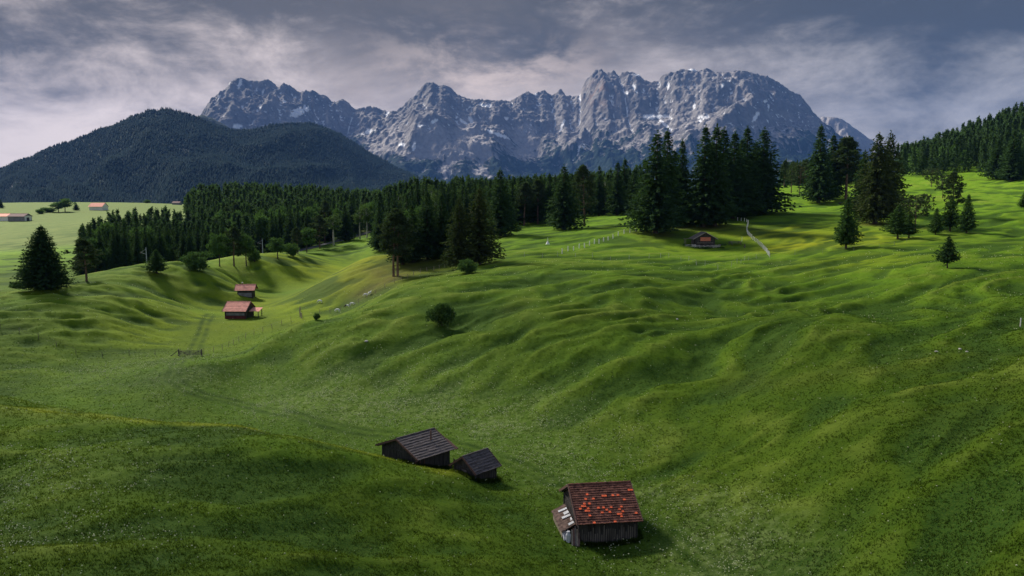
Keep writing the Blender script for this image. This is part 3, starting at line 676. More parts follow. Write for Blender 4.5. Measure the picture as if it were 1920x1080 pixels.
def leafy_mesh(seed, H=12., Rb=4., lo=.2, mat=DEC, bark=BARK, tall=1.0, size=.42, per=36):
    rng = np.random.default_rng(seed); tb = MB(); cs = []; rs = []
    tb.tube([(0, 0, -.6), (.1, 0, H * .3), (0, .1, H * .75)], [.22 * H / 12, .16 * H / 12, .05], 8)
    for i in range(26):
        d = rng.normal(0, 1, 3); d /= np.linalg.norm(d); rr_ = rng.uniform(.35, .95)
        c = np.array([d[0] * Rb * rr_, d[1] * Rb * rr_, H * (lo + (1 - lo) / 2) + d[2] * H * (1 - lo) * .45 * rr_])
        c[:2] *= 1.0 - .35 * max(0, (c[2] / H - .6)) / .4
        cs.append(tuple(c)); rs.append(rng.uniform(.26, .46) * Rb)
        if i % 2 == 0: tb.tube([(0, 0, max(.1, min(c[2], H * .6) - Rb * .35)), tuple(c * np.array([.6, .6, 1])), tuple(c)], [.08, .05, .02], 4)
    return puffs(cs, rs, per, size, rng, mat), tb.mesh('trunk', bark)
PROTO = {
 'spruce_a': spruce_mesh(1), 'spruce_b': spruce_mesh(2, Rb=3.6, shape=.75, gap=.18), 'spruce_c': spruce_mesh(3, Rb=4.6, shape=.7, droop=.4),
 'spruce_twin': spruce_mesh(4, Rb=5.0, tops=2, shape=.72), 'spruce_wide': spruce_mesh(5, dens=1.9, Rb=6.6, shape=.62, lo=.02, droop=.25),
 'spruce_brown': spruce_mesh(6, Rb=5.4, mat=SPRB, shape=.6, gap=.2, droop=.4, lo=.06),
 'young_a': spruce_mesh(7, H=9, Rb=2.4, lo=.10, mat=SPRY, size=.42, dens=1.4, shape=.8, droop=.15), 'young_b': spruce_mesh(8, H=9, Rb=2.1, lo=.16, mat=SPRY, size=.42, gap=.12, dens=1.3, shape=.7, droop=.1),
 'young_c': spruce_mesh(9, H=5, Rb=1.6, lo=.20, mat=SPR, size=.30, dens=1.3, gap=.12, droop=.05),
 'pine_a': pine_mesh(11), 'pine_b': pine_mesh(12, Rb=4.2, lo=.28), 'pine_twin': pine_mesh(13, Rb=4.0, lo=.30, twin=True), 'pine_flat': pine_mesh(14, H=10, Rb=4.4, lo=.35, flat=True), 'pine_tall': pine_mesh(15, Rb=2.8, lo=.45),
 'leafy_a': leafy_mesh(21), 'leafy_b': leafy_mesh(22, Rb=3.4), 'birch': leafy_mesh(23, H=16, Rb=2.6, lo=.3, mat=BIR, bark=WBARK, size=.36),
 'bush': leafy_mesh(24, H=4, Rb=2.4, lo=.02, mat=DEC, size=.26, per=110), 'bush_dark': leafy_mesh(25, H=5, Rb=3.0, lo=.06, mat=SPRY, size=.32, per=70),
}
PH = {'young_a': 9, 'young_b': 9, 'young_c': 5, 'pine_flat': 10, 'leafy_a': 12, 'leafy_b': 12, 'birch': 16, 'bush': 4, 'bush_dark': 5, 'pine_a': 18, 'pine_b': 18, 'pine_twin': 18, 'pine_tall': 18}
PR = {'spruce_a': 4.2, 'spruce_b': 3.6, 'spruce_c': 4.6, 'spruce_twin': 5.4, 'spruce_wide': 6.6, 'spruce_brown': 5.4, 'young_a': 2.4, 'young_b': 2.1, 'young_c': 1.6, 'pine_a': 3.6, 'pine_b': 4.2, 'pine_twin': 4.4, 'pine_flat': 4.4, 'pine_tall': 2.8, 'leafy_a': 4, 'leafy_b': 3.4, 'birch': 2.6, 'bush': 2.4, 'bush_dark': 3}
trng = random.Random(7)
KINDNAME = lambda k: 'spruce_tree' if k.startswith(('spruce', 'young')) else 'pine_tree' if k.startswith('pine') else 'birch_tree' if k == 'birch' else 'bush' if k.startswith('bush') else 'leafy_tree'
def tree(kind, x, y, z, h, label, group=None, width=None):
    s = h / PH.get(kind, 20); sx = s if width is None else (width / 2) / PR[kind]
    nm = KINDNAME(kind)
    t = thing(nm, label, 'bush' if nm == 'bush' else 'tree', (x, y, z), trng.uniform(0, 6.28) if kind not in ('spruce_twin', 'pine_twin') else trng.uniform(-.3, .3), group, (sx, sx, s))
    cr, tr = PROTO[kind]
    obj('crown', cr, t); obj('trunk', tr, t)
    return t
def plant(kind, px, base, top, label, width=None, d=None, group=None):
    """a tree whose foot stands at (px, base) - or, when that is hidden, at distance d - and whose tip reaches row top"""
    if d is None: x, y, z = hit(px, base)
    else:
        x = (px - 960) / FPX * d * CP; z = tz(x, d)
        x = xat(px, d, z); z = tz(x, d); y = d
    zt = CAMZ + slope_of(top) * y
    h = max(1.0, (zt - z))
    wm = width * y / FPX if width else None
    return tree(kind, x, y, z, h, label, group, wm)
PL = plant
# the tall group on the plateau behind the hut
PL('spruce_c', 1229, 437, 250, 'very tall dark spruce with a thick bare foot, nearest the left white fence', 112)
PL('spruce_b', 1248, None, 246, 'tall twin-topped spruce close behind the thick-footed spruce', 75, d=272)
PL('spruce_a', 1276, None, 264, 'shorter dark spruce filling the gap right of the twin-topped spruce', 70, d=292)
PL('spruce_b', 1208, None, 300, 'low dark spruce peeping out left behind the thick-footed spruce', 62, d=300)
PL('spruce_a', 1318, 425, 238, 'tallest left-hand spruce of the dense clump directly behind the wooden hut', 96)
PL('spruce_b', 1339, 424, 238, 'second spruce from the left in the clump directly behind the wooden hut', 88)
PL('spruce_b', 1353, None, 243, 'middle spruce with its tip between two taller ones in the clump behind the hut', 90, d=302)
PL('spruce_a', 1373, None, 250, 'spruce with slightly lower tip right of the middle in the clump behind the hut', 98, d=308)
PL('spruce_a', 1397, None, 240, 'slender spruce tip second from the right in the clump behind the hut', 94, d=325)
PL('spruce_c', 1428, 400, 243, 'broad rightmost spruce of the clump, its skirt reaching the ground above the curved fence', 104)
PL('spruce_c', 1386, None, 262, 'shaded spruce filling the back of the clump right of its middle', 90, d=316)
PL('spruce_c', 1412, None, 268, 'shaded spruce filling the gap before the broad rightmost one', 88, d=332)
PL('spruce_c', 1330, None, 266, 'shaded spruce filling the back of the clump at its left end', 86, d=308)
PL('spruce_a', 1262, None, 284, 'shaded low spruce behind the thick-footed one', 80, d=288)
# the group in the middle right
PL('spruce_a', 1534, 380, 236, 'tall pointed spruce standing left of the round dark group on the upper meadow', 76)
PL('spruce_b', 1558, None, 254, 'dark spruce just right behind the tall pointed one', 60, d=385)
PL('pine_tall', 1585, None, 262, 'tall thin pine between the pointed spruce and the broad twin-topped tree', 52, d=380)
PL('pine_a', 1572, None, 300, 'lower pine half hidden behind the pointed spruce', 60, d=392)
PL('spruce_brown', 1640, 420, 252, 'very broad dark conifer with a round crown and short trunk, largest on the upper meadow', 104)
PL('spruce_brown', 1662, None, 249, 'right-hand top of the broad dark conifer pair', 84, d=300)
PL('spruce_b', 1616, None, 285, 'dark spruce leaning against the left flank of the broad conifer', 56, d=300)
PL('young_a', 1586, 466, 372, 'bright green young spruce with a full pointed crown, alone before the broad dark conifer', 52)
PL('young_b', 1683, 448, 385, 'light green young conifer nearest the broad dark conifer on its right', 46)
PL('young_b', 1704, 446, 402, 'small thin young conifer close beside the light green one', 32)
PL('pine_flat', 1716, 432, 368, 'reddish flat-crowned pine between young conifers', 66)
PL('young_a', 1754, 440, 391, 'small dark young spruce between the flat-crowned pine and the tall pair', 30)
PL('pine_b', 1785, 410, 325, 'tall green pine with a rounded top behind the pair of young conifers', 40)
PL('young_b', 1781, 434, 372, 'young conifer below the tall green pine', 38)
PL('young_a', 1812, 437, 366, 'rightmost young conifer of the loose group on the right meadow', 36)
PL('young_c', 1776, 503, 443, 'tiny dark spruce on a bare stem, alone at the front of the right meadow', 42)
PL('pine_flat', 1746, 351, 317, 'small round-headed dark pine at the top edge of the meadow', 36)
PL('pine_flat', 1766, 372, 330, 'greyish thin pine just below the round-headed one', 42)
PL('young_a', 1921, 392, 356, 'young conifer cut off by the right edge of the picture', 24)
for i, (px, b, tp, k) in enumerate([(1484, 362, 305, 'pine_a'), (1500, 365, 308, 'pine_flat'), (1470, 352, 303, 'pine_b'), (1510, 350, 300, 'pine_a'), (1493, 348, 300, 'spruce_b'), (1477, 345, 303, 'spruce_a')]):
    PL(k, px, b, tp, 'small far conifer in the gap between the tall clump and the pointed spruce', None, group='far conifers in the gap between the tall groups')
# middle meadow edge
PL('spruce_c', 1057, 431, 312, 'full dark spruce with a round skirt standing free on the middle meadow', 76)
PL('pine_b', 1094, 425, 313, 'thin pine with a bare lower trunk right beside the free-standing spruce', 54)
PL('spruce_c', 938, 443, 318, 'big dark spruce at the left edge of the middle meadow casting a shadow', 78)
PL('spruce_a', 1123, None, 312, 'pointed spruce left of the white-stemmed tree on the forest edge', 42, d=385)
PL('birch', 1134, 402, 322, 'tree with a thin pale stem on the forest edge', 22)
PL('spruce_b', 1157, None, 305, 'dark spruce on the forest edge right of the pale-stemmed tree', 50, d=375)
PL('spruce_b', 1170, None, 299, 'dark spruce on the forest edge touching the tall group', 50, d=388)
PL('spruce_a', 1188, None, 318, 'low dark spruce at the forest edge under the tall group', 50, d=380)
PL('pine_tall', 984, 423, 345, 'thin pine with pale trunk on the middle forest edge', 34)
PL('pine_tall', 1008, 420, 340, 'second thin pine with pale trunk on the middle forest edge', 32)
PL('spruce_b', 1030, None, 326, 'dark spruce on the forest edge left of the free-standing spruce', 44, d=355)
PL('spruce_b', 976, None, 330, 'dark spruce behind the thin pale-trunked pine', 44, d=355)
# the wood on the dry knoll
PL('pine_twin', 740, 518, 396, 'double-stemmed pine with reddish trunks at the left tip of the knoll wood', 74)
PL('spruce_a', 774, None, 385, 'dark spruce right behind the double-stemmed pine', 66, d=222)
PL('spruce_c', 802, None, 360, 'tall dark spruce in the centre of the knoll wood', 76, d=226)
PL('spruce_b', 829, None, 365, 'narrow dark spruce right of the centre of the knoll wood', 58, d=228)
PL('leafy_b', 790, None, 375, 'green broad-leaved tree between spruces of the knoll wood', 56, d=240)
PL('spruce_brown', 862, 503, 372, 'brownish green conifer in the right half of the knoll wood', 72)
PL('spruce_brown', 899, 496, 355, 'broad brownish conifer with a forked trunk at the right tip of the knoll wood', 96)
PL('spruce_b', 755, None, 400, 'dark low spruce in the shade of the knoll wood', 58, d=216)
PL('bush', 874, 512, 484, 'dark leafy bush at the foot of the broad brownish conifer', 40)
PL('spruce_a', 846, None, 384, 'dark spruce between the narrow spruce and the brownish conifer', 60, d=225)
# left side
PL('spruce_wide', 84, 541, 424, 'very wide dark spruce with two tips, standing alone at the left by the road', 96)
PL('pine_b', 161, 528, 450, 'grey-green pine with a clear trunk right of the very wide spruce', 60)
PL('young_a', 294, 513, 469, 'small full green conifer beside the pale railway mast', 44)
PL('bush', 30, 541, 528, 'low dark bush at the foot of the very wide spruce', 30)
PL('bush', 368, 506, 468, 'round bright green bush by the road', 54)
PL('leafy_a', 412, 500, 434, 'light green leafy tree left of the pine by the road', 44)
PL('pine_b', 440, 500, 428, 'brownish green pine among leafy trees by the road', 44)
PL('leafy_b', 462, 498, 430, 'light green leafy tree right of the pine by the road', 36)
PL('leafy_a', 521, 486, 443, 'pointed light green leafy tree behind the second mast', 42)
PL('bush', 478, 492, 466, 'small green bush beside the leafy trees', 28)
PL('bush', 545, 480, 454, 'small green bush right of the pointed leafy tree', 28)
PL('pine_a', 558, 476, 428, 'slim dark pine at the forest edge above the bank', 26)
PL('leafy_b', 575, 474, 420, 'round leafy tree at the forest edge above the bank', 36)
PL('pine_b', 600, 466, 405, 'tall grey-green pine at the forest edge above the bank', 40)
PL('spruce_a', 648, 452, 384, 'dark spruce at the end of the forest edge above the bank', 44)
PL('birch', 626, 460, 392, 'pale leafy tree left of the dark spruce above the bank', 34)
PL('birch', 675, 448, 380, 'birch with a thin white stem in the corner where the bank meets the wood', 26)
PL('birch', 688, 446, 374, 'second birch with a thin white stem beside the dark gap', 26)
PL('leafy_b', 704, None, 368, 'leafy tree closing the corner between both woods', 34, d=380)
PL('bush', 595, 600, 586, 'tiny dark bush on the crest of the rounded hill', 13)
PL('bush_dark', 828, 611, 567, 'single round dark bush on the open green slope', 55)
PL('spruce_a', 2, 390, 374, 'dark tree at the left edge beside the long barn', 12)
for px, b, tp, wd, k in ((88, 398, 388, 30, 'bush'), (122, 397, 371, 34, 'leafy_a'), (110, 398, 378, 26, 'leafy_b'), (143, 394, 380, 14, 'spruce_a'), (75, 401, 392, 16, 'bush'), (277, 381, 374, 14, 'bush')):
    PL(k, px, b, tp, 'far tree of the small grove on the pale field between two farm buildings' if px < 200 else 'tiny round tree on the skyline of the pale field', wd, group='grove on the pale field' if px < 200 else None)

# ------------------------------------------------------------------ forest trees one can still tell apart, then the mass behind them
def lowtree(seed, k, kind):
    rng = np.random.default_rng(seed); C = []; D = []
    if kind == 'con':
        z = 1.0
        while z < 19.6:
            f = z / 20; L0 = 3.1 * (1 - f) ** .95 + .10; nb = 5
            for j in range(nb):
                a = rng.uniform(0, 6.28); L = L0 * rng.uniform(.6, 1.15)
                for t in (.45, .95):
                    C.append((L * t * math.cos(a), L * t * math.sin(a), z - .3 * L * t)); D.append((math.cos(a), math.sin(a), -.4))
            z += k
        C += [(0, 0, 19.3), (0, 0, 18.8), (0, 0, 20)]; D += [(0, 0, 1.0)] * 3; sz = 1.0
    else:
        for i in range(int(110 / k)):
            d = rng.normal(0, 1, 3); d /= np.linalg.norm(d); C.append((d[0] * 3.6, d[1] * 3.6, 11 + d[2] * 7)); D.append(tuple(d))
        sz = 1.5
    return sprays(np.array(C), np.array(D), sz, rng, 2, .7)
LOWC = [lowtree(300 + i, .68, 'con') for i in range(4)]; LOWL = [lowtree(310 + i, 1.0, 'leaf') for i in range(2)]
def forest_mass(name, P, mat, label, protos, seed):
    """P: rows of x, y, z, height, width factor"""
    rng = np.random.default_rng(seed); Vs, Fs, Ls = [], [], []; k = 0
    pk = rng.integers(0, len(protos), len(P)); an = rng.uniform(0, 6.28, len(P)); tint = rng.uniform(0, 1, len(P)) ** 1.5
    for i, (x, y, z, h, wf) in enumerate(P):
        V, F, L = protos[pk[i]]; c, s = math.cos(an[i]) * wf * h / 20, math.sin(an[i]) * wf * h / 20
        W = np.empty_like(V); W[:, 0] = x + V[:, 0] * c - V[:, 1] * s; W[:, 1] = y + V[:, 0] * s + V[:, 1] * c; W[:, 2] = z + V[:, 2] * h / 20
        Vs.append(W); Fs.append(F + k); Ls.append(np.clip(L * .6 + tint[i] * .6, 0, 1)); k += len(V)
    if not P: return
    me = mesh_np(name, np.concatenate(Vs), np.concatenate(Fs), mat, dict(leaf=np.concatenate(Ls)))
    obj(name, me, kind='stuff', label=label, category='forest')
def scatter(poly, spacing, seed):
    """points on a jittered grid inside a polygon given as (column, forward metres) pairs"""
    rng = np.random.default_rng(seed); Q = [((px - 960) / FPX * d * CP, d) for px, d in poly]
    xs = [q[0] for q in Q]; ys = [q[1] for q in Q]; out = []
    for gx in np.arange(min(xs), max(xs), spacing):
        for gy in np.arange(min(ys), max(ys), spacing):
            x = gx + rng.uniform(-.45, .45) * spacing; y = gy + rng.uniform(-.45, .45) * spacing; c = False
            for i in range(len(Q)):
                (x1, y1), (x2, y2) = Q[i], Q[i - 1]
                if (y1 > y) != (y2 > y) and x < (x2 - x1) * (y - y1) / (y2 - y1) + x1: c = not c
            if c: out.append((x, y))
    return out
FRNG = random.Random(99)
def forest(poly, spacing, seed, nfront, label, group, hmin, hmax, kinds, masslabel, leafy=.12, topf=None):
    P = scatter(poly, spacing, seed)
    xy = np.array(P); Z = terrain(xy[:, 0], xy[:, 1])[0]
    P = [(x, y, z) for (x, y), z in zip(P, Z)]
    # the nearest tree in each direction is the one that shows largest
    P.sort(key=lambda p: p[1]); bins = {}; front = []; rest = []
    for p in P:
        b = int((p[0] / p[1] * FPX) // 9)
        if len(front) < nfront and bins.get(b, 0) < 2: front.append(p); bins[b] = bins.get(b, 0) + 1
        else: rest.append(p)
    def hh(x, y, z):
        h = FRNG.uniform(hmin, hmax)
        if topf is not None:
            lim = CAMZ + slope_of(np.interp(960 + x / y * 1400, topf[0], topf[1]) - FRNG.uniform(-3, 5)) * y - z
            h = min(h, max(lim, 3.0))
        return h
    for x, y, z in front:
        h = hh(x, y, z); k = FRNG.choice(kinds)
        if h < 4: continue
        kn = KINDNAME(k); what = {'spruce_tree': 'dark spruce', 'pine_tree': 'pine with a clear trunk', 'birch_tree': 'pale-stemmed birch', 'leafy_tree': 'round leafy tree'}[kn]
        tree(k, x, y, z, h, what + ' ' + label, {'spruce_tree': 'spruces', 'pine_tree': 'pines', 'birch_tree': 'birches', 'leafy_tree': 'leafy trees'}[kn] + ' of the ' + group, PR[k] * 2 * h / PH.get(k, 20) * FRNG.uniform(.85, 1.1))
    con = []; lef = []
    for x, y, z in rest:
        h = hh(x, y, z)
        if h < 4: continue
        if FRNG.random() < leafy: lef.append((x, y, z, h * .85, FRNG.uniform(.7, 1)))
        else: con.append((x, y, z, h, FRNG.uniform(.8, 1.15)))
    forest_mass('forest', con, FOR, masslabel, LOWC, seed)
    if lef: forest_mass('leafy_forest', lef, DEC, 'paler leafy trees scattered in the ' + group, LOWL, seed + 1)
SK = (['spruce_a', 'spruce_b', 'spruce_b', 'spruce_a'])
# dark wood at the left below the pale field
forest([(138, 262), (230, 262), (345, 285), (420, 300), (480, 330), (470, 400), (380, 430), (240, 420), (150, 330)], 6.5, 401, 42, 'in the front rows of the wood below the pale field', 'wood below the pale field', 14, 20,
       ['spruce_a', 'spruce_c', 'spruce_b', 'leafy_a', 'spruce_a'], 'dense dark conifers at the back of the wood below the pale field', .06, ([130, 150, 200, 235, 300, 340, 380, 600], [455, 432, 400, 382, 385, 380, 372, 372]))
# wooded rise in the middle left
forest([(350, 440), (345, 600), (420, 640), (700, 600), (760, 480), (700, 412), (640, 392), (560, 350), (480, 345), (420, 370)], 7.5, 402, 60, 'in the near rows of the wooded rise behind the bank', 'wooded rise behind the bank', 17, 23,
       SK + ['leafy_b', 'pine_a'], 'closed spruce wood covering the rise behind the bank', .08, ([340, 370, 400, 420, 460, 500, 600, 660, 700, 760, 850], [380, 352, 338, 332, 346, 344, 348, 354, 360, 352, 340]))
# wood behind the middle meadow
forest([(700, 330), (700, 470), (800, 520), (1200, 520), (1200, 402), (1120, 395), (1020, 368), (960, 352), (900, 318), (800, 300), (740, 290)], 7.2, 403, 62, 'on the front edge of the wood behind the middle meadow', 'wood behind the middle meadow', 18, 26,
       SK + ['spruce_c', 'birch'], 'closed conifer wood behind the middle meadow', .14, ([690, 740, 790, 830, 870, 900, 960, 1060, 1120, 1200], [368, 345, 330, 342, 330, 338, 335, 330, 325, 315]))
# wooded hillside at the right
forest([(1676, 480), (1690, 740), (2150, 740), (2250, 430), (1990, 425), (1900, 440), (1860, 462), (1800, 485), (1740, 492)], 8.0, 404, 48, 'along the foot of the wooded hillside on the right', 'wooded hillside on the right', 14, 22,
       SK + ['pine_b'], 'dense conifers covering the hillside on the right', .06)
PL('spruce_a', 1896, 339, 245, 'tall dark spruce at the foot of the wooded hillside near the right edge', 60)
PL('spruce_c', 1868, 336, 262, 'dark spruce second from the right at the foot of the wooded hillside', 50)
# far behind the gap
forest([(1460, 470), (1460, 560), (1660, 560), (1660, 455), (1560, 450)], 9.0, 405, 14, 'far behind the pointed spruce on the upper meadow', 'far conifers behind the upper meadow', 12, 17, SK, 'far conifers closing the upper meadow', 0.0, ([1440, 1700], [303, 300]))
# forest on the far hill
def hill_forest():
    rng = np.random.default_rng(55); Vv = HV.reshape(-1, HV.shape[1], 3); nr, nc, _ = Vv.shape
    n = 85000; i = rng.uniform(0, 101, n); j = rng.uniform(0, nc - 1.01, n)
    i0 = i.astype(int); j0 = j.astype(int); fi = (i - i0)[:, None]; fj = (j - j0)[:, None]
    P = (Vv[i0, j0] * (1 - fi) + Vv[i0 + 1, j0] * fi) * (1 - fj) + (Vv[i0, j0 + 1] * (1 - fi) + Vv[i0 + 1, j0 + 1] * fi) * fj
    keep = HF[i0, j0] > rng.uniform(.3, .9, n); P = P[keep]; n = len(P)
    h = rng.uniform(8, 13, n); r = h * rng.uniform(.22, .34, n); a0 = rng.uniform(0, 6, n)
    ring = np.stack([np.stack([P[:, 0] + r * np.cos(a0 + q * 2 * np.pi / 5), P[:, 1] + r * np.sin(a0 + q * 2 * np.pi / 5), P[:, 2] + h * .12], -1) for q in range(5)], 1)
    top = P + np.stack([0 * h, 0 * h, h], -1)
    V = np.concatenate([ring, top[:, None]], 1).reshape(-1, 3)
    F = np.array([[q, (q + 1) % 5, 5] for q in range(5)])[None] + (np.arange(n) * 6)[:, None, None]
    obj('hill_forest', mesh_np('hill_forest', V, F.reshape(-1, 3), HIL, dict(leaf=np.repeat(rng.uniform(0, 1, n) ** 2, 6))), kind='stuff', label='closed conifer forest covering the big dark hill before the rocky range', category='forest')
hill_forest()
#--------------------------------------------------------------------PART4
# ------------------------------------------------------------------ huts
WOODD = material('dark_weathered_wood', (.058, .053, .052), var=.5, scale=1.2, stretch=(6, 6, .5), bump=.4, bscale=8)
WOODM = material('grey_weathered_wood', (.15, .13, .115), var=.45, scale=1.5, stretch=(5, 5, .5), bump=.4, bscale=8)
WOODL = material('pale_bare_wood', (.32, .27, .20), var=.3, scale=2, stretch=(4, 4, .6))
WOODR = material('reddish_brown_wood', (.150, .085, .070), var=.3, scale=2, stretch=(1, 4, 4))
SHING = material('dark_shingle', (.115, .098, .096), var=.45, scale=1.6, stretch=(1.2, 5, 5), bump=.3)
TILE = material('old_clay_tile', (.165, .070, .050), var=.55, scale=2.2, bump=.3)
TILEN = material('new_orange_tile', (.85, .15, .06), var=.18, scale=4)
PINK = material('faded_red_tile', (.80, .37, .29), var=.14, scale=1.5)
REDW = material('dark_red_wall', (.120, .030, .032), var=.3, scale=2)
GREYW = material('grey_plaster', (.20, .20, .23), var=.25, scale=1)
WHITE = material('white_paint', (.80, .79, .76), var=.1, scale=3)
RUST = material('rusty_sheet', (.13, .085, .070), var=.6, scale=2.4)
GALV = material('bare_zinc_sheet', (.62, .63, .66), var=.15, scale=2)
STONE = material('pale_stone', (.50, .48, .45), var=.25, scale=3)
ORANGE = material('orange_cloth', (.62, .20, .13), var=.15, scale=2)
def slope(mb, x0, x1, ya, za, yb, zb, rows, cols=1, th=.06, lip=.035, pick=None, rng=None):
    """courses of tiles from the ridge (ya, za) down to the eave (yb, zb)"""
    L = math.hypot(yb - ya, zb - za); dy, dz = (yb - ya) / L, (zb - za) / L
    ny, nz = -dz * (1 if yb > ya else -1), abs(dy); ny = abs(dz) * (1 if yb > ya else -1)
    for k in range(rows):
        for c in range(cols):
            if pick and not pick(k, c): continue
            s0, s1 = L * k / rows, min(L * (k + 1.12) / rows, L + .04); xa = x0 + (x1 - x0) * c / cols; xb = x0 + (x1 - x0) * (c + 1) / cols
            if cols > 1: xa += .006; xb -= .006
            up0, up1 = .0 + .002 * (k % 3), lip
            j = (rng.uniform(-.012, .012) if rng else 0)
            P = []
            for s_, u_ in ((s0, up0 + j), (s1, up1 + j)):
                for t_ in (0.0, th):
                    for xx in (xa, xb): P.append((xx, ya + dy * s_ + ny * (u_ + t_), za + dz * s_ + nz * (u_ + t_)))
            mb.add(P, [(0, 1, 3, 2), (4, 6, 7, 5), (0, 4, 5, 1), (2, 3, 7, 6), (0, 2, 6, 4), (1, 5, 7, 3)])
def boards(mb, x0, x1, y, zb, ztop, w=.16, rng=None, axis='x', t=.035, ragged=.0):
    """upright boards along x (or y) from height zb to ztop(pos)"""
    n = max(1, int((x1 - x0) / w))
    for i in range(n):
        a = x0 + (x1 - x0) * i / n; b = x0 + (x1 - x0) * (i + 1) / n - .014
        o = rng.uniform(-.012, .012) if rng else 0; z1 = ztop((a + b) / 2); z0 = zb - (rng.uniform(0, ragged) if ragged else 0)
        if axis == 'x': mb.box(a, b, y - t / 2 + o, y + t / 2 + o, z0, z1)
        else: mb.box(y - t / 2 + o, y + t / 2 + o, a, b, z0, z1)
def barn(name, label, cat, x, y, rz, roofL, roofW, wallL, wallW, eave, rise, rmat, wmat, rows=12, cols=1, vmat=WOODR, z=None, dig=.8, seed=1, group=None, boards_w=.16, verge=True, lip=.035):
    rng = random.Random(seed); z = tz(x, y) if z is None else z
    t = thing(name, label, cat, (x, y, z), rz, group)
    hw, hl = wallW / 2, wallL / 2; zr = eave + rise; k = rise / (roofW / 2); zin = lambda yy: zr - k * abs(yy) - .03
    wb = MB()
    boards(wb, -hl, hl, -hw, -dig, lambda q: zin(hw), boards_w, rng); boards(wb, -hl, hl, hw, -dig, lambda q: zin(hw), boards_w, rng)
    boards(wb, -hw + .03, hw - .03, -hl + .02, -dig, zin, boards_w, rng, 'y'); boards(wb, -hw + .03, hw - .03, hl - .02, -dig, zin, boards_w, rng, 'y')
    wb.box(-hl + .05, hl - .05, -hw + .05, hw - .05, -dig, zin(hw) - .02)
    wb.build('wall', wmat, t)
    for sx in (-1, 1):
        for sy in (-1, 1): fr = MB(); fr.box(sx * hl - .07, sx * hl + .07, sy * hw - .07, sy * hw + .07, -dig, zin(hw + .07) - .02); fr.build('corner_post', wmat, t)
        fr = MB(); fr.bar((sx * (hl + .03), -hw, zin(hw) - .1), (sx * (hl + .03), hw, zin(hw) - .1), .12, .14); fr.build('tie_beam', wmat, t)
    rb = MB(); rl = roofL / 2
    for s in (-1, 1): slope(rb, -rl, rl, 0, zr, s * roofW / 2, eave, rows, cols, lip=lip, rng=rng)
    roof = rb.build('roof', rmat, t)
    rc = MB()
    for i in range(int(roofL / .4)):
        a = -rl + i * roofL / int(roofL / .4); rc.tube([(a, 0, zr + .07), (a + roofL / int(roofL / .4) + .02, 0, zr + .09)], .1, 6)
    rc.build('ridge_cap', rmat, roof)
    if verge:
        for sx in (-1, 1):
            for sy in (-1, 1):
                v = MB(); v.bar((sx * (rl + .03), 0, zr + .03), (sx * (rl + .03), sy * (roofW / 2 + .05), eave + .03), .07, .20); v.build('verge_board', vmat, roof)
    for i in range(5):
        a = -rl + .15 + (roofL - .3) * i / 4; rf = MB()
        for q_ in (-1, 1): rf.bar((a, 0, zr - .1), (a, q_ * roofW / 2 * .97, eave - .05), .08, .1)
        rf.build('rafter', wmat, t)
    return t, roof, zr
# --- foreground barn with patched tile roof
hx, hy, hz = hit(1117, 1000); hz = tz(hx, hy + 1.5)
RZA = R(7.5)
bx, by = hx, 62.6
bx = xat(1123, by, 1.6)
tA, roofA, zrA = barn('hay_barn', 'nearest barn, its brown tiled roof patched with bright orange tiles, rusty lean-to on its left', 'barn', bx, by, RZA, 5.5, 7.4, 4.9, 6.2, 2.05, 1.95, TILE, WOODD, 17, 25, seed=3, z=tz(bx, by) - .05, boards_w=.17, lip=.06)
ORT = [(757,380),(935,405),(962,405),(1042,398),(1092,397),(1222,358),(1240,358),(750,440),(830,440),(750,475),(800,472),(718,508),(742,508),(692,543),(718,543),(797,543),(902,533),(957,532),(1037,528),(1140,522),(768,575),(794,575),(1007,563),(1140,555),(818,608),(953,600),(1033,597),(1165,590),(1140,625),(1168,628),(1168,655),(1330,612),(862,710),(1112,695),(1180,460)]
cells = set()
for a, b in ORT:
    v_ = (b - 250) / 462.; xl = 540 + 150 * v_; xr = 1225 + 180 * v_; cells.add((int(v_ * 17), int((a - xl) / (xr - xl) * 25)))
for cell in sorted(cells):
    nb = MB(); slope(nb, -2.75, 2.75, -.01, zrA + .03, -3.7, 2.05 + .03, 17, 25, pick=lambda k, c: (k, c) == cell, lip=.062)
    nb.build('replacement_tile', TILEN, roofA)
wl = MB(); rs_ = random.Random(8)
for i in range(26): wl.box(-2.45 + i * .188, -2.45 + i * .188 + .10, -3.135 - .004 * (i % 3), -3.10, .05 + rs_.uniform(0, .4), .75 + rs_.uniform(0, .9))
wl.build('loose_board', WOODM, tA)
lt = thing('lean_to', 'low rusty lean-to with bare zinc patches on its roof, leaning on the patched barn', 'shed', (bx, by, tz(bx, by) - .05), RZA)
q = MB()
for i in range(6): q.bar((-2.62, -2.0 + i * .72, 1.55), (-3.85, -2.15 + i * .72, 1.0), .70, .05)
lr = q.build('roof_sheet', RUST, lt)
q = MB(); rs_ = random.Random(4)
for i in range(5): 
    a = -1.95 + i * .72; q.bar((-2.66, a, 1.59), (-3.1 - rs_.uniform(-.1, .4), a + rs_.uniform(-.05, .05), 1.41 - rs_.uniform(-.04, .16)), rs_.uniform(.3, .5), .05)
q.build('bare_patch', GALV, lr)
q = MB(); boards(q, -2.35, 1.75, -3.72, -.4, lambda a: .98, .2, rs_, 'y'); q.build('side_wall', WOODL, lt)
q = MB(); boards(q, -3.66, -2.6, 1.8, -.4, lambda a: 1.05 + (a + 3.66) * .45, .2, rs_, 'x'); q.build('end_wall', WOODM, lt)
for sx, sy in ((-3.7, -2.4), (-2.7, -2.4)): q = MB(); q.bar((sx, sy, -.4), (sx, sy, 1.15), .1); q.build('post', WOODM, lt)
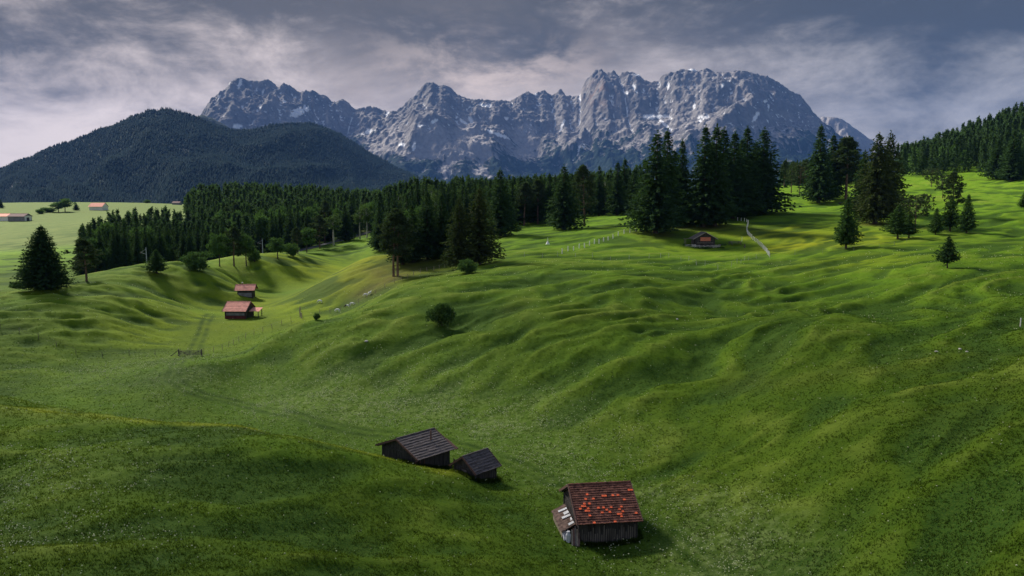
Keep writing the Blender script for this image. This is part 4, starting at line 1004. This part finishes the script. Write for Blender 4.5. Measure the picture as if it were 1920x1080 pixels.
def local(px_, py_): 
    c, s = math.cos(RZA), math.sin(RZA); return bx + px_ * c - py_ * s, by + px_ * s + py_ * c
X_, Y_ = local(-3.35, -3.1)
t = thing('milk_can', 'grey metal can standing in front of the lean-to of the patched barn', 'milk can', (X_, Y_, tz(X_, Y_)), 0)
q = MB(); q.tube([(0, 0, 0), (0, 0, .62), (0, 0, .78), (0, 0, .86)], [.22, .22, .13, .14], 12); q.build('body', GALV, t); q = MB(); q.tube([(0, 0, .86), (0, 0, .92)], [.16, .12], 12); q.build('lid', GALV, t)
X_, Y_ = local(-2.85, -3.2)
t = thing('timber_stack', 'brown and pale planks leaning on the front left corner of the patched barn', 'timber stack', (X_, Y_, tz(X_, Y_)), RZA)
for i, m_ in enumerate((WOODL, WOODR, WOODM, WOODL, RUST)):
    q = MB(); q.bar((-.3 + i * .13, -.55 - .05 * i, 0), (-.15 + i * .14, .35, 1.0 + .13 * (i % 3)), .13, .04); q.build('plank', m_, t)
X_, Y_ = local(-3.45, -2.5)
t = thing('trough', 'pale dented metal trough tipped against the lean-to of the patched barn', 'trough', (X_, Y_, tz(X_, Y_)), RZA)
q = MB(); q.bar((0, -.5, .12), (0, .4, .5), .5, .04); q.bar((-.25, -.5, .2), (-.25, .4, .58), .04, .22); q.bar((.25, -.5, .2), (.25, .4, .58), .04, .22); q.build('body', GALV, t)
# --- the two dark barns below the hill
cz_ = .0
tB, roofB, zrB = barn('dark_barn', 'larger dark barn with shingled roof and thin red vent pipe, half behind the grassy rise', 'barn', -10.4, 78.2, R(46), 5.2, 7.2, 4.5, 5.7, 2.15, 1.45, SHING, WOODD, 10, 5, lip=.065, seed=11, z=-.1, dig=1.2)
q = MB(); q.tube([(.9, -1.5, 2.8), (.9, -1.5, 4.15)], .085, 8); vp_ = q.build('vent_pipe', WOODR, roofB)
q = MB(); q.box(.75, 1.05, -1.7, -1.35, 2.9, 3.03); q.build('flashing', GALV, vp_)
q = MB(); q.bar((2.63, -1.9, 2.9), (2.63, -3.75, 2.2), .34, .09); q.build('verge_board', WOODR, roofB)
q = MB(); q.bar((-2.3, -2.86, .2), (-2.3, -2.86, 1.9), .14); q.bar((-1.75, -2.9, .1), (-1.75, -2.9, 1.85), .1); q.bar((-1.2, -2.9, .1), (-1.2, -2.9, 1.85), .1); q.build('loose_board', WOODR, tB)
tC, roofC, zrC = barn('dark_hut', 'small dark hut with steep shingled roof, right beside the larger dark barn', 'hut', -3.75, 73.6, R(46), 3.5, 3.9, 2.9, 3.0, 1.55, 1.35, SHING, WOODD, 7, 4, lip=.065, seed=12, z=.05, dig=1.2)
q = MB(); q.box(-1.53, -1.49, -.35, .35, -.3, 1.55); dr = q.build('door', WOODM, tC); q = MB(); q.box(-1.56, -1.53, .2, .28, .7, .78); q.build('handle', WHITE, dr)
X_, Y_ = xat(856, 76.5, 1), 76.5
t = thing('old_posts', 'cluster of short dark rotten posts between the larger dark barn and the small hut', 'posts', (X_, Y_, tz(X_, Y_)), .3)
for i, (a, b, h_) in enumerate(((-.5, 0, .9), (-.15, .1, 1.25), (.2, 0, 1.0), (.45, .15, .8), (.0, -.25, .7))):
    q = MB(); q.tube([(a, b, -.2), (a + .08 * (i - 2), b, h_)], [.13, .09], 7); q.build('post', WOODR if i % 2 else WOODD, t)
# --- red roofed barns in the valley
X_, Y_, _ = hit(449, 597); Y_ += 1.6; X_ = xat(449, Y_, 1)
tD, roofD, zrD = barn('red_roof_barn', 'larger valley barn with pinkish red roof and a red boarded base', 'barn', X_, Y_, R(-2), 6.0, 6.6, 5.1, 5.2, 1.95, 2.0, PINK, WOODD, 12, 1, vmat=WOODR, seed=21, boards_w=.22)
q = MB(); q.box(-2.62, 2.62, -2.68, -2.62, -.5, .75); q.build('base_boarding', REDW, tD)
q = MB(); q.box(-2.3, 2.3, -2.66, -2.61, .9, 1.6); q.build('grey_wall_panel', GREYW, tD)
q = MB(); slope(q, 3.05, 5.6, 1.2, 2.35, -1.6, 1.75, 5); ca_ = q.build('canopy_roof', RUST if False else PINK, tD)
for sx, sy in ((5.3, -1.4), (5.3, 1.0)): q = MB(); q.bar((sx, sy, -.3), (sx, sy, 1.8 if sy < 0 else 2.3), .16); q.build('canopy_post', WOODD, tD)
X_, Y_, _ = hit(462, 557); Y_ += 1.6; X_ = xat(462, Y_, 1)
tE, roofE, zrE = barn('red_roof_hut', 'smaller valley hut with bright salmon red roof, standing above the larger red-roofed barn', 'hut', X_, Y_, R(8), 5.8, 4.6, 4.2, 3.4, 1.7, 1.5, PINK, WOODD, 9, 1, seed=22, boards_w=.2)
q = MB(); q.box(-1.9, 1.9, -1.76, -1.72, -.3, .95); q.build('grey_wall_panel', GREYW, tE)
q = MB(); q.tube([(-1.0, .2, zrE - .2), (-1.0, .2, zrE + .5)], [.14, .12], 8); ch = q.build('chimney_pipe', WOODD, roofE); q = MB(); q.tube([(-1.0, .2, zrE + .5), (-1.0, .2, zrE + .75)], [.22, .17], 8); q.build('cap', WHITE, ch)
# --- the hut on the plateau
X_, Y_, _ = hit(1318, 464); Y_ += 3.5; X_ = xat(1318, Y_, 14); zF = tz(X_, Y_) 
tF, roofF, zrF = barn('mountain_hut', 'brown wooden chalet with orange cloth on its gable, in front of the tall spruces', 'hut', X_, Y_, R(90), 6.5, 8.2, 5.2, 6.4, 2.05, 2.3, WOODM, WOODD, 9, 1, vmat=material('pale_verge', (.34, .29, .29)), seed=31, z=zF, boards_w=.2)
q = MB(); q.box(-2.72, -2.62, -1.8, 1.6, 1.5, 2.75); q.build('orange_cloth', ORANGE, tF)
for k in (-2.2, 1.9): 
    q = MB(); q.box(-2.70, -2.6, k - .35, k + .35, .9, 1.6); f_ = q.build('window', WOODM, tF); q = MB(); q.box(-2.73, -2.70, k - .27, k + .27, .98, 1.52); q.build('pane', material('dark_glass', (.03, .035, .04), rough=.2), f_)
q = MB(); q.bar((-2.8, -2.6, .9), (-2.8, 2.6, .9), .1, .3); q.build('bench', WOODM, tF)
t = thing('garden_fence', 'pale picket fence running round the front of the chalet', 'fence', (X_, Y_, zF), 0)
def zl(a, b): return tz(X_ + a, Y_ + b) - zF
for i in range(21):
    a = -4.2 + i * .42; b = -5.2; z0 = zl(a, b); q = MB(); q.box(a, a + .16, b, b + .05, z0 - .2, z0 + .95 + .1 * math.sin(i * 2)); q.build('picket', STONE, t)
q = MB()
for hgt in (.35, .75):
    for i in range(10): q.bar((-4.2 + i * .86, -5.1, zl(-4.2 + i * .86, -5.1) + hgt), (-4.2 + (i + 1) * .86, -5.1, zl(-4.2 + (i + 1) * .86, -5.1) + hgt), .05, .09)
q.build('rail', STONE, t)
def hedge(name, label, a, b, L, D_, h_, rz=0):
    rng = np.random.default_rng(int(L * 100)); cs = [(rng.uniform(-L / 2, L / 2), rng.uniform(-D_ / 2, D_ / 2), rng.uniform(.15, h_ * .7)) for _ in range(int(L * 5))]
    me = puffs(cs, [.42] * len(cs), 90, .2, rng, SPRY, name)
    o = obj(name, me); o.location = (X_ + a, Y_ + b, tz(X_ + a, Y_ + b) - .05); o.rotation_euler.z = rz; o['label'] = label; o['category'] = 'hedge'
hedge('hedge', 'low dark hedge in front of the pale picket fence of the chalet', 0, -6.0, 10.5, 1.0, .7)
hedge('hedge', 'short dark hedge at the right side of the chalet', 5.6, -2.6, 2.2, 3.2, .8)
hedge('hedge', 'short dark hedge at the left side of the chalet below the pergola', -6.2, -3.4, 2.4, 3.0, .8)
t = thing('pergola', 'small pergola with grey top attached left of the chalet', 'pergola', (X_ - 5.2, Y_ - 1.5, tz(X_ - 5.2, Y_ - 1.5)), 0)
for a, b in ((-1.2, -1), (1.2, -1), (-1.2, 1), (1.2, 1)): q = MB(); q.bar((a, b, -.3), (a, b, 2.1), .16); q.build('post', WOODM, t)
q = MB(); 
for i in range(7): q.bar((-1.5 + i * .48, -1.4, 2.18), (-1.5 + i * .48, 1.4, 2.18), .2, .08)
q.build('top', WOODM, t)
t = thing('stone_wall', 'low pale stone wall below the pergola beside the chalet', 'wall', (X_ - 5.0, Y_ - 3.2, tz(X_ - 5.0, Y_ - 3.2)), 0)
q = MB(); rs_ = random.Random(3)
for r_ in range(3):
    for i in range(9): q.box(-1.9 + i * .42 + .1 * (r_ % 2), -1.9 + i * .42 + .39 + .1 * (r_ % 2), -.2 - rs_.uniform(0, .04), .2, -.3 + r_ * .31, -.3 + r_ * .31 + .295)
q.build('stonework', STONE, t)
def gpos(px, py): return hit(px, py)
a, b, c = gpos(1378, 459)
t = thing('picnic_table', 'grey wooden picnic table standing right of the chalet', 'table', (a, b, c), .1, None, (1.9, 1.9, 1.5))
q = MB()
for i in range(5): q.box(-1.1, 1.1, -.4 + i * .165, -.4 + i * .165 + .15, .72, .77)
q.build('tabletop', WOODM, t)
for s_ in (-1, 1): q = MB(); q.box(-1.1, 1.1, s_ * .8 - .14, s_ * .8 + .14, .42, .47); q.build('bench', WOODM, t)
for s_ in (-.8, .8): q = MB(); q.bar((s_, -.75, 0), (s_, -.3, .72), .1); q.bar((s_, .75, 0), (s_, .3, .72), .1); q.bar((s_, -.8, .4), (s_, .8, .4), .08); q.build('leg_frame', WOODM, t)
for px, py, lab in ((1391, 453, 'upright white post between the picnic table and the curved fence'), (1913, 613, 'thick white post alone at the right edge of the picture')):
    a, b, c = gpos(px, py); q = MB(); hgt = 1.5 if px < 1500 else 1.15; q.tube([(0, 0, -.3), (0, 0, hgt * .96), (0, 0, hgt)], [.07, .06, .03], 8); o = q.build('post', WHITE); o.location = (a, b, c); o['label'] = lab; o['category'] = 'post'
a, b, c = gpos(1396, 465)
t = thing('hurdle', 'small grey wooden hurdle between the picnic table and the curved white fence', 'hurdle', (a, b, c), 1.1)
for s_ in (-.8, 0, .8): q = MB(); q.bar((s_, 0, -.2), (s_, 0, 1.2), .12); q.build('post', WOODM, t)
for h_ in (.4, .75, 1.1): q = MB(); q.bar((-.85, -.08, h_), (.85, -.08, h_), .05, .12); q.build('rail', WOODM, t)
a, b, c = gpos(1027, 458)
t = thing('marker_pole', 'white pole with a cone-shaped skirt standing alone on the middle meadow', 'marker pole', (a, b, c), 0)
q = MB(); q.tube([(0, 0, 0), (0, 0, .9), (0, 0, 1.1)], [.75, .22, .1], 12); q.build('skirt', WHITE, t); q = MB(); q.tube([(0, 0, 1.0), (0, 0, 2.3)], [.08, .05], 8); q.build('pole', WHITE, t)
# --- far farm buildings
def far_barn(px, py, name, label, L, W, eave, rise, rz, rm, wm, off=0):
    a, b, c = gpos(px, py); return barn(name, label, 'barn', a, b + off, rz, L, W, L * .92, W * .84, eave, rise, rm, wm, 4, 1, verge=False, seed=5, boards_w=1.2, dig=1.5)
BRT = material('brown_roof', (.16, .10, .10), var=.2)
tG, rG, zG = far_barn(33, 415, 'farm_building', 'long far farm building with brown roof and dark and white walls', 15, 9, 3.4, 2.2, R(-8), BRT, GREYW, 3)
q = MB(); q.box(6.92, 6.99, -3.5, 3.5, -1, 4.0); q.build('white_gable', WHITE, tG); q = MB(); q.box(6.99, 7.05, -1.5, 1.0, -1, 2.6); q.build('barn_door', WOODD, tG)
far_barn(0, 415, 'farm_building', 'pinkish roofed white end of the far farm, cut by the left edge', 13, 8.5, 3.2, 2.1, R(-8), PINK, WHITE, 6)
far_barn(183, 394, 'farm_building', 'small far barn with bright red roof on the pale field', 14, 10, 3.0, 3.6, R(-5), PINK, WHITE, 2)
far_barn(332, 384, 'farm_building', 'tiny far barn with dull red roof just above the treetops', 9, 7, 2.0, 1.8, R(0), BRT, GREYW, 0)
# ------------------------------------------------------------------ fences: each line is a thing, each post a part
def fence(label, pix, spacing, h, wd, mat, wires=(.5, .95), wmat=None, jit=.06, name='fence', rail=False, lean=.04):
    L = ground_line(pix, 6); seg = np.hypot(*np.diff(L, axis=0).T); cum = np.concatenate([[0], np.cumsum(seg)])
    n = max(2, int(cum[-1] / spacing) + 1); n = min(n, 98); s = np.linspace(0, cum[-1], n); rng = random.Random(len(label))
    X = np.interp(s, cum, L[:, 0]); Y = np.interp(s, cum, L[:, 1]); Z = terrain(X, Y)[0]
    t = thing(name, label, 'fence', (X[0], Y[0], Z[0])); x0, y0, z0 = X[0], Y[0], Z[0]
    for i in range(n):
        a, b, c = X[i] - x0, Y[i] - y0, Z[i] - z0; q = MB(); l1, l2 = rng.uniform(-lean, lean), rng.uniform(-lean, lean); hh = h * rng.uniform(1 - jit * 2, 1 + jit)
        q.tube([(a, b, c - .2), (a + l1, b + l2, c + hh * .97), (a + l1, b + l2, c + hh)], [wd / 2, wd / 2 * .9, wd / 4], 6); q.build('post', mat, t)
    q = MB()
    for wz in wires:
        for i in range(n - 1): q.bar((X[i] - x0, Y[i] - y0, Z[i] - z0 + h * wz), (X[i + 1] - x0, Y[i + 1] - y0, Z[i + 1] - z0 + h * wz), .03 if rail else .016, .06 if rail else .016)
    if wires: q.build('rail' if rail else 'wire', wmat or mat, t)
    return t
WIRE = material('wire', (.25, .25, .25))
fence('straight row of white posts climbing to the thick-footed spruce', [(1054, 476), (1100, 463), (1150, 447), (1192, 434)], 3.6, 1.5, .32, WHITE, (.5, .9), WIRE)
fence('curved white fence right of the chalet, running down from the dense clump', [(1383, 414), (1402, 418), (1400, 432), (1405, 443), (1422, 458), (1434, 470), (1443, 482)], 2.3, 1.4, .24, WHITE, (.85,), WIRE)
fence('faint thin fence along the brow of the middle meadow', [(948, 484), (1000, 482), (1055, 480), (1110, 482), (1215, 486), (1262, 484), (1330, 500), (1370, 500), (1410, 487), (1443, 485)], 5.5, 1.35, .10, material('grey_post', (.42, .42, .38)), (.5, .95), WIRE)
fence('thin fence across the right meadow below the young conifers', [(1443, 485), (1510, 478), (1560, 476), (1640, 466), (1700, 455)], 8, 1.3, .09, material('grey_green_post', (.25, .27, .2)), (.9,), WIRE)
fence('leaning pale fence under the dry knoll wood', [(600, 588), (640, 582), (665, 573), (692, 556), (718, 543), (745, 528), (775, 518), (820, 506), (868, 492)], 2.6, 1.25, .13, WOODL, (.5, .9), WIRE, lean=.18)
fence('fence of thin posts along the foot of the rounded hill', [(382, 664), (420, 655), (455, 637), (500, 620), (540, 606), (562, 597)], 3.2, 1.2, .11, WOODL, (.5, .9), WIRE, lean=.12)
fence('dark thin fence crossing the valley left of the gate', [(338, 664), (290, 665), (230, 668), (150, 668), (80, 640), (0, 618)], 4.0, 1.1, .09, WOODM, (.5, .9), WOODD, lean=.1)
fence('short line of pale posts at the notch beside the rounded hill', [(563, 584), (562, 590), (566, 598)], 1.2, 1.3, .18, WOODL, (), None)
a, b, c = gpos(357, 668)
t = thing('field_gate', 'weathered wooden gate across the track in the valley', 'gate', (a, b, c), .05)
for s_ in (-2.1, 2.1): q = MB(); q.bar((s_, 0, -.3), (s_, 0, 1.35), .18); q.build('post', WOODM, t)
for s_ in (-1, 1):
    q = MB()
    for h_ in (.25, .5, .75, 1.0): q.bar((s_ * .08, -.05, h_), (s_ * 1.98, -.05, h_), .05, .11)
    q.bar((s_ * .1, -.09, .2), (s_ * 1.9, -.09, 1.05), .05, .1); q.bar((s_ * .1, -.05, .15), (s_ * .1, -.05, 1.1), .08); q.bar((s_ * 1.95, -.05, .15), (s_ * 1.95, -.05, 1.1), .08)
    q.build('gate_wing', WOODM, t)
q = MB(); q.bar((-2.2, 0, 1.1), (-3.6, .1, 0), .12); q.build('brace', WOODM, t)
# ------------------------------------------------------------------ railway masts and road
def mast(px, d, h, label):
    z = tz(xat(px, d, 4), d); x_ = xat(px, d, z); t = thing('railway_mast', label, 'mast', (x_, d, z), .2)
    q = MB(); q.tube([(0, 0, -.5), (0, 0, h)], [.20, .11], 8); q.build('pole', material('pale_mast', (.42, .45, .48)), t)
    q = MB(); q.tube([(0, 0, h * .72), (-1.9, 0, h * .8)], .05, 6); q.tube([(0, 0, h * .93), (-1.9, 0, h * .8)], .035, 6); q.build('bracket', GALV, t)
    q = MB(); q.tube([(-1.9, 0, h * .74), (-1.9, 0, h * .82)], .1, 8); q.build('insulator', WOODR, t)
mast(276, 262, 8.5, 'pale railway mast beside the small full conifer')
mast(493, 315, 8.0, 'thin grey mast in front of the dark wood right of the leafy trees')
RP = smooth_line([(xat(p, d, 3), d) for p, d in ((-500, 150), (-200, 186), (0, 211), (130, 236), (260, 262), (400, 296), (560, 345), (680, 400), (760, 460))], 14)
def strip(name, P, wd, mat, lift=.06, cols=4):
    dv = np.gradient(P, axis=0); nrm = np.stack([-dv[:, 1], dv[:, 0]], 1); nrm /= np.linalg.norm(nrm, axis=1)[:, None]
    k = np.linspace(-wd / 2, wd / 2, cols + 1); XY = P[:, None] + nrm[:, None] * k[None, :, None]
    Z = terrain(XY[..., 0], XY[..., 1])[0] + lift; Z = np.maximum(Z, Z.mean(1, keepdims=True) + .0)
    V = np.concatenate([XY, Z[..., None]], -1).reshape(-1, 3)
    return obj(name, mesh_np(name, V, grid_faces(len(P), cols + 1), mat, smooth=True), kind='structure')
strip('road', RP, 5.5, material('asphalt', (.085, .088, .09), var=.2))
# ------------------------------------------------------------------ sheep and stones
def sheep_mesh(graze, seed):
    P = [(0, 0, .62), (.28, 0, .66), (.50, 0, .66), (-.30, 0, .64), (-.50, 0, .60)]; rad = [.22, .23, .19, .23, .17]; E = [(0, 1), (1, 2), (0, 3), (3, 4)]
    def add(p, r_, par): P.append(p); rad.append(r_); E.append((par, len(P) - 1)); return len(P) - 1
    if graze: n1 = add((.66, 0, .50), .10, 2); n2 = add((.76, 0, .30), .085, n1); n3 = add((.86, 0, .14), .055, n2)
    else: n1 = add((.64, 0, .84), .10, 2); n2 = add((.74, 0, .98), .09, n1); n3 = add((.92, 0, .93), .055, n2)
    add((P[n2][0] - .02, .13, P[n2][2] + .04), .025, n2); add((P[n2][0] - .02, -.13, P[n2][2] + .04), .025, n2)
    for sy in (-1, 1):
        k = add((.42, .12 * sy, .42), .07, 2); k = add((.42 + .03 * seed, .13 * sy, .22), .04, k); add((.44, .13 * sy, .0), .035, k)
        k = add((-.42, .12 * sy, .42), .085, 4); k = add((-.36, .13 * sy, .30), .05, k); k = add((-.46, .13 * sy, .20), .04, k); add((-.44, .13 * sy, .0), .035, k)
    k = add((-.62, 0, .55), .04, 4); add((-.65, 0, .38), .03, k)
    me = bpy.data.meshes.new('sheep'); me.from_pydata(P, E, []); o = bpy.data.objects.new('sheep', me); COL.objects.link(o)
    m = o.modifiers.new('s', 'SKIN'); sv = me.skin_vertices[0].data
    for i, r_ in enumerate(rad): sv[i].radius = (r_, r_)
    sv[0].use_root = True
    o.modifiers.new('b', 'SUBSURF').levels = 1
    dg = bpy.context.evaluated_depsgraph_get(); m2 = bpy.data.meshes.new_from_object(o.evaluated_get(dg)); bpy.data.objects.remove(o); return m2
SH1, SH2 = sheep_mesh(True, 1), sheep_mesh(False, 0)
WOOL = material('white_wool', (.92, .90, .85), var=.04, scale=6); DWOOL = material('dark_wool', (.03, .027, .025), var=.3)
SH3 = SH1.copy()
for m_ in (SH1, SH2): m_.materials.clear(); m_.materials.append(WOOL)
SH3.materials.clear(); SH3.materials.append(WOOL); SH3.materials.append(DWOOL)
for p in SH3.polygons: p.material_index = 1 if p.center.x > .12 else 0
for px, py, me_, rz_, lab in ((600, 568, SH1, 3.0, 'white sheep grazing alone on the dry slope'), (651, 577, SH3, 3.4, 'sheep with dark head and shoulders beside the knoll fence'), (660, 573, SH1, .4, 'white sheep standing close behind the dark-headed one'),
                              (633, 585, SH1, 3.0, 'white sheep nearest the tiny bush at the knoll fence'), (686, 556, SH1, 2.9, 'white grazing sheep, left one of the pair up the knoll fence'), (693, 553, SH2, 1.2, 'white sheep with raised head, right one of the pair up the knoll fence')):
    a, b, c = gpos(px, py); o = obj('sheep', me_); o.location = (a, b, c); o.rotation_euler.z = rz_; o.scale = (1.0,) * 3; o['label'] = lab; o['category'] = 'sheep'; o['group'] = 'sheep at the dry knoll'
def stone(px, py, s, lab, mat=STONE):
    a, b, c = gpos(px, py); bm = bmesh.new(); bmesh.ops.create_icosphere(bm, subdivisions=2, radius=.5); rg = random.Random(px)
    for v in bm.verts: v.co *= 1 + rg.uniform(-.16, .16); v.co.z *= .6
    me = bpy.data.meshes.new('stone'); bm.to_mesh(me); bm.free(); me.materials.append(mat); o = obj('stone', me); o.location = (a, b, c + s * .12); o.scale = (s * 1.3, s, s); o.rotation_euler.z = rg.uniform(0, 3); o['label'] = lab; o['category'] = 'stone'
stone(687, 641, .55, 'pale stone on the green slope left of the round dark bush'); stone(1270, 599, .4, 'small pale stone in the hollow of the central slope')
stone(1756, 660, .34, 'left pale stone of three on the right-hand hill'); stone(1800, 655, .34, 'middle pale stone of three on the right-hand hill'); stone(1813, 660, .25, 'smallest pale stone of three on the right-hand hill')
stone(1576, 382, 1.8, 'dark boulder in the shade between the pointed spruce and the broad conifer', WOODD)
#--------------------------------------------------------------------PART5
# ------------------------------------------------------------------ flowers and grass tufts
def in_view(x, y, z, m=60):
    dep = y * CP - (z - CAMZ) * SP; px = 960 + x / dep * FPX; py = 540 - (y * SP + (z - CAMZ) * CP) / dep * FPX
    return (px > -m) & (px < 1920 + m) & (py < 1080 + m) & (dep > 0)
def flowers():
    rng = np.random.default_rng(71); n = 520000
    d = np.exp(rng.uniform(math.log(36), math.log(200), n)); rx = rng.uniform(-.75, .75, n); x = rx * d; y = d
    wx = x + 4 * perlin(x / 9, y / 9, 41); wy = y + 4 * perlin(x / 9, y / 9, 42)
    p = blob('flower', wx, wy) * np.clip(.55 + 1.1 * perlin(x / 3, y / 3, 43) + .5 * perlin(x / 1.1, y / 1.1, 44), .03, 1.5) + .010
    k = rng.uniform(0, 1, n) < p * (d / 120) ** 1.2 * .75; x, y = x[k], y[k]; z = terrain(x, y)[0]; v = in_view(x, y, z); x, y, z = x[v], y[v], z[v]; n = len(x)
    C = np.stack([x, y, z + rng.uniform(.2, .42, n)], 1); s = rng.uniform(.022, .05, n) * (1 + np.hypot(x, y) / 160)
    a = rng.uniform(0, 6.28, n); u = np.stack([np.cos(a), np.sin(a), .3 * np.ones(n)], 1) * s[:, None]; w_ = np.stack([-np.sin(a), np.cos(a), .2 * np.ones(n)], 1) * s[:, None]; up = np.array([0, 0, 1.0]) * s[:, None] * .8
    V = np.stack([C + u, C + w_, C - u, C - w_, C + up, C - up], 1).reshape(-1, 3)
    F = np.array([[0, 1, 4], [1, 2, 4], [2, 3, 4], [3, 0, 4], [1, 0, 5], [2, 1, 5], [3, 2, 5], [0, 3, 5]])[None] + (np.arange(n) * 6)[:, None, None]
    o = obj('meadow_flowers', mesh_np('meadow_flowers', V, F.reshape(-1, 3), material('flower_heads', (.55, .58, .34), var=.25, scale=2)), kind='stuff', label='small pale flowers speckling the valley meadow', category='flowers'); return n
flowers()
def tufts():
    rng = np.random.default_rng(72); n = 620000
    d = np.exp(rng.uniform(math.log(24), math.log(210), n)); x = rng.uniform(-1.1, 1.1, n) * d; y = d
    k = (perlin(x / 2.3, y / 2.3, 81) + .7 * perlin(x / .9, y / .9, 82) > rng.uniform(-.9, .9, n)) & (rng.uniform(0, 1, n) < 1 - sstep(d, 70, 205) * .96) & ((np.minimum(seg_dist(x, y, TRACK), seg_dist(x, y, TRACK2)) > 1.7) | (rng.uniform(0, 1, n) < .15)); x, y = x[k], y[k]
    z, a_, h_ = terrain(x, y); v = in_view(x, y, z, 520); x, y, z, h_, a_ = x[v], y[v], z[v], h_[v], a_[v]; n = len(x); r = np.hypot(x, y)
    LB = np.ones(n)
    ex = []
    for hx_, hy_, rz_, hl_, hw_ in ((bx, by, RZA, 2.6, 3.25), (-10.4, 78.2, R(46), 2.4, 3.0), (-3.75, 73.6, R(46), 1.6, 1.65)):
        m = 1500; s_ = rng.uniform(-1, 1, m); e_ = rng.integers(0, 4, m); o_ = np.abs(rng.normal(0, .22, m)) + .05
        lx = np.where(e_ < 2, s_ * hl_, np.where(e_ == 2, hl_ + o_, -hl_ - o_)); ly = np.where(e_ >= 2, s_ * hw_, np.where(e_ == 0, hw_ + o_, -hw_ - o_))
        ex.append(np.stack([hx_ + lx * math.cos(rz_) - ly * math.sin(rz_), hy_ + lx * math.sin(rz_) + ly * math.cos(rz_)], 1))
    ex = np.concatenate(ex); ez, ea, eh = terrain(ex[:, 0], ex[:, 1])
    x = np.append(x, ex[:, 0]); y = np.append(y, ex[:, 1]); z = np.append(z, ez); h_ = np.append(h_, eh); a_ = np.append(a_, ea); r = np.hypot(x, y); n = len(x); LB = np.append(LB, np.full(len(ex), 2.4))
    zx = terrain(x + .5, y)[0]; zy = terrain(x, y + .5)[0]; G = np.stack([-(zx - z) / .5, -(zy - z) / .5, np.ones(n)], 1); G /= np.linalg.norm(G, axis=1)[:, None]
    P = np.stack([x, y, z - .03], 1); Vs = []
    for i in range(3):
        a = rng.uniform(0, 6.28, n); L = rng.uniform(.07, .18, n) * LB; wdt = .022 + r * .0003
        s = np.stack([np.cos(a), np.sin(a), 0 * a], 1) * wdt[:, None]; l = np.stack([rng.normal(.12, .35, n), rng.normal(0, .35, n), np.ones(n)], 1) * L[:, None]; o = rng.normal(0, .07, (n, 3)) * np.array([1, 1, 0])
        Vs.append(np.stack([P + o - s, P + o + s, P + o + l], 1))
    V = np.concatenate(Vs).reshape(-1, 3); rep = lambda q: np.repeat(np.tile(q, 3), 3)
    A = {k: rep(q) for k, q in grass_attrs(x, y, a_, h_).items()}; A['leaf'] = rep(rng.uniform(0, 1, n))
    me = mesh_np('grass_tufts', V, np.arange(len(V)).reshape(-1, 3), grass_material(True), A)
    at = me.attributes.new('gnorm', 'FLOAT_VECTOR', 'POINT'); at.data.foreach_set('vector', np.repeat(np.tile(G, (3, 1)), 3, axis=0).astype(np.float32).ravel())
    obj('grass_tufts', me, kind='stuff', label='long grass tufts all over the near meadow', category='grass')
tufts()
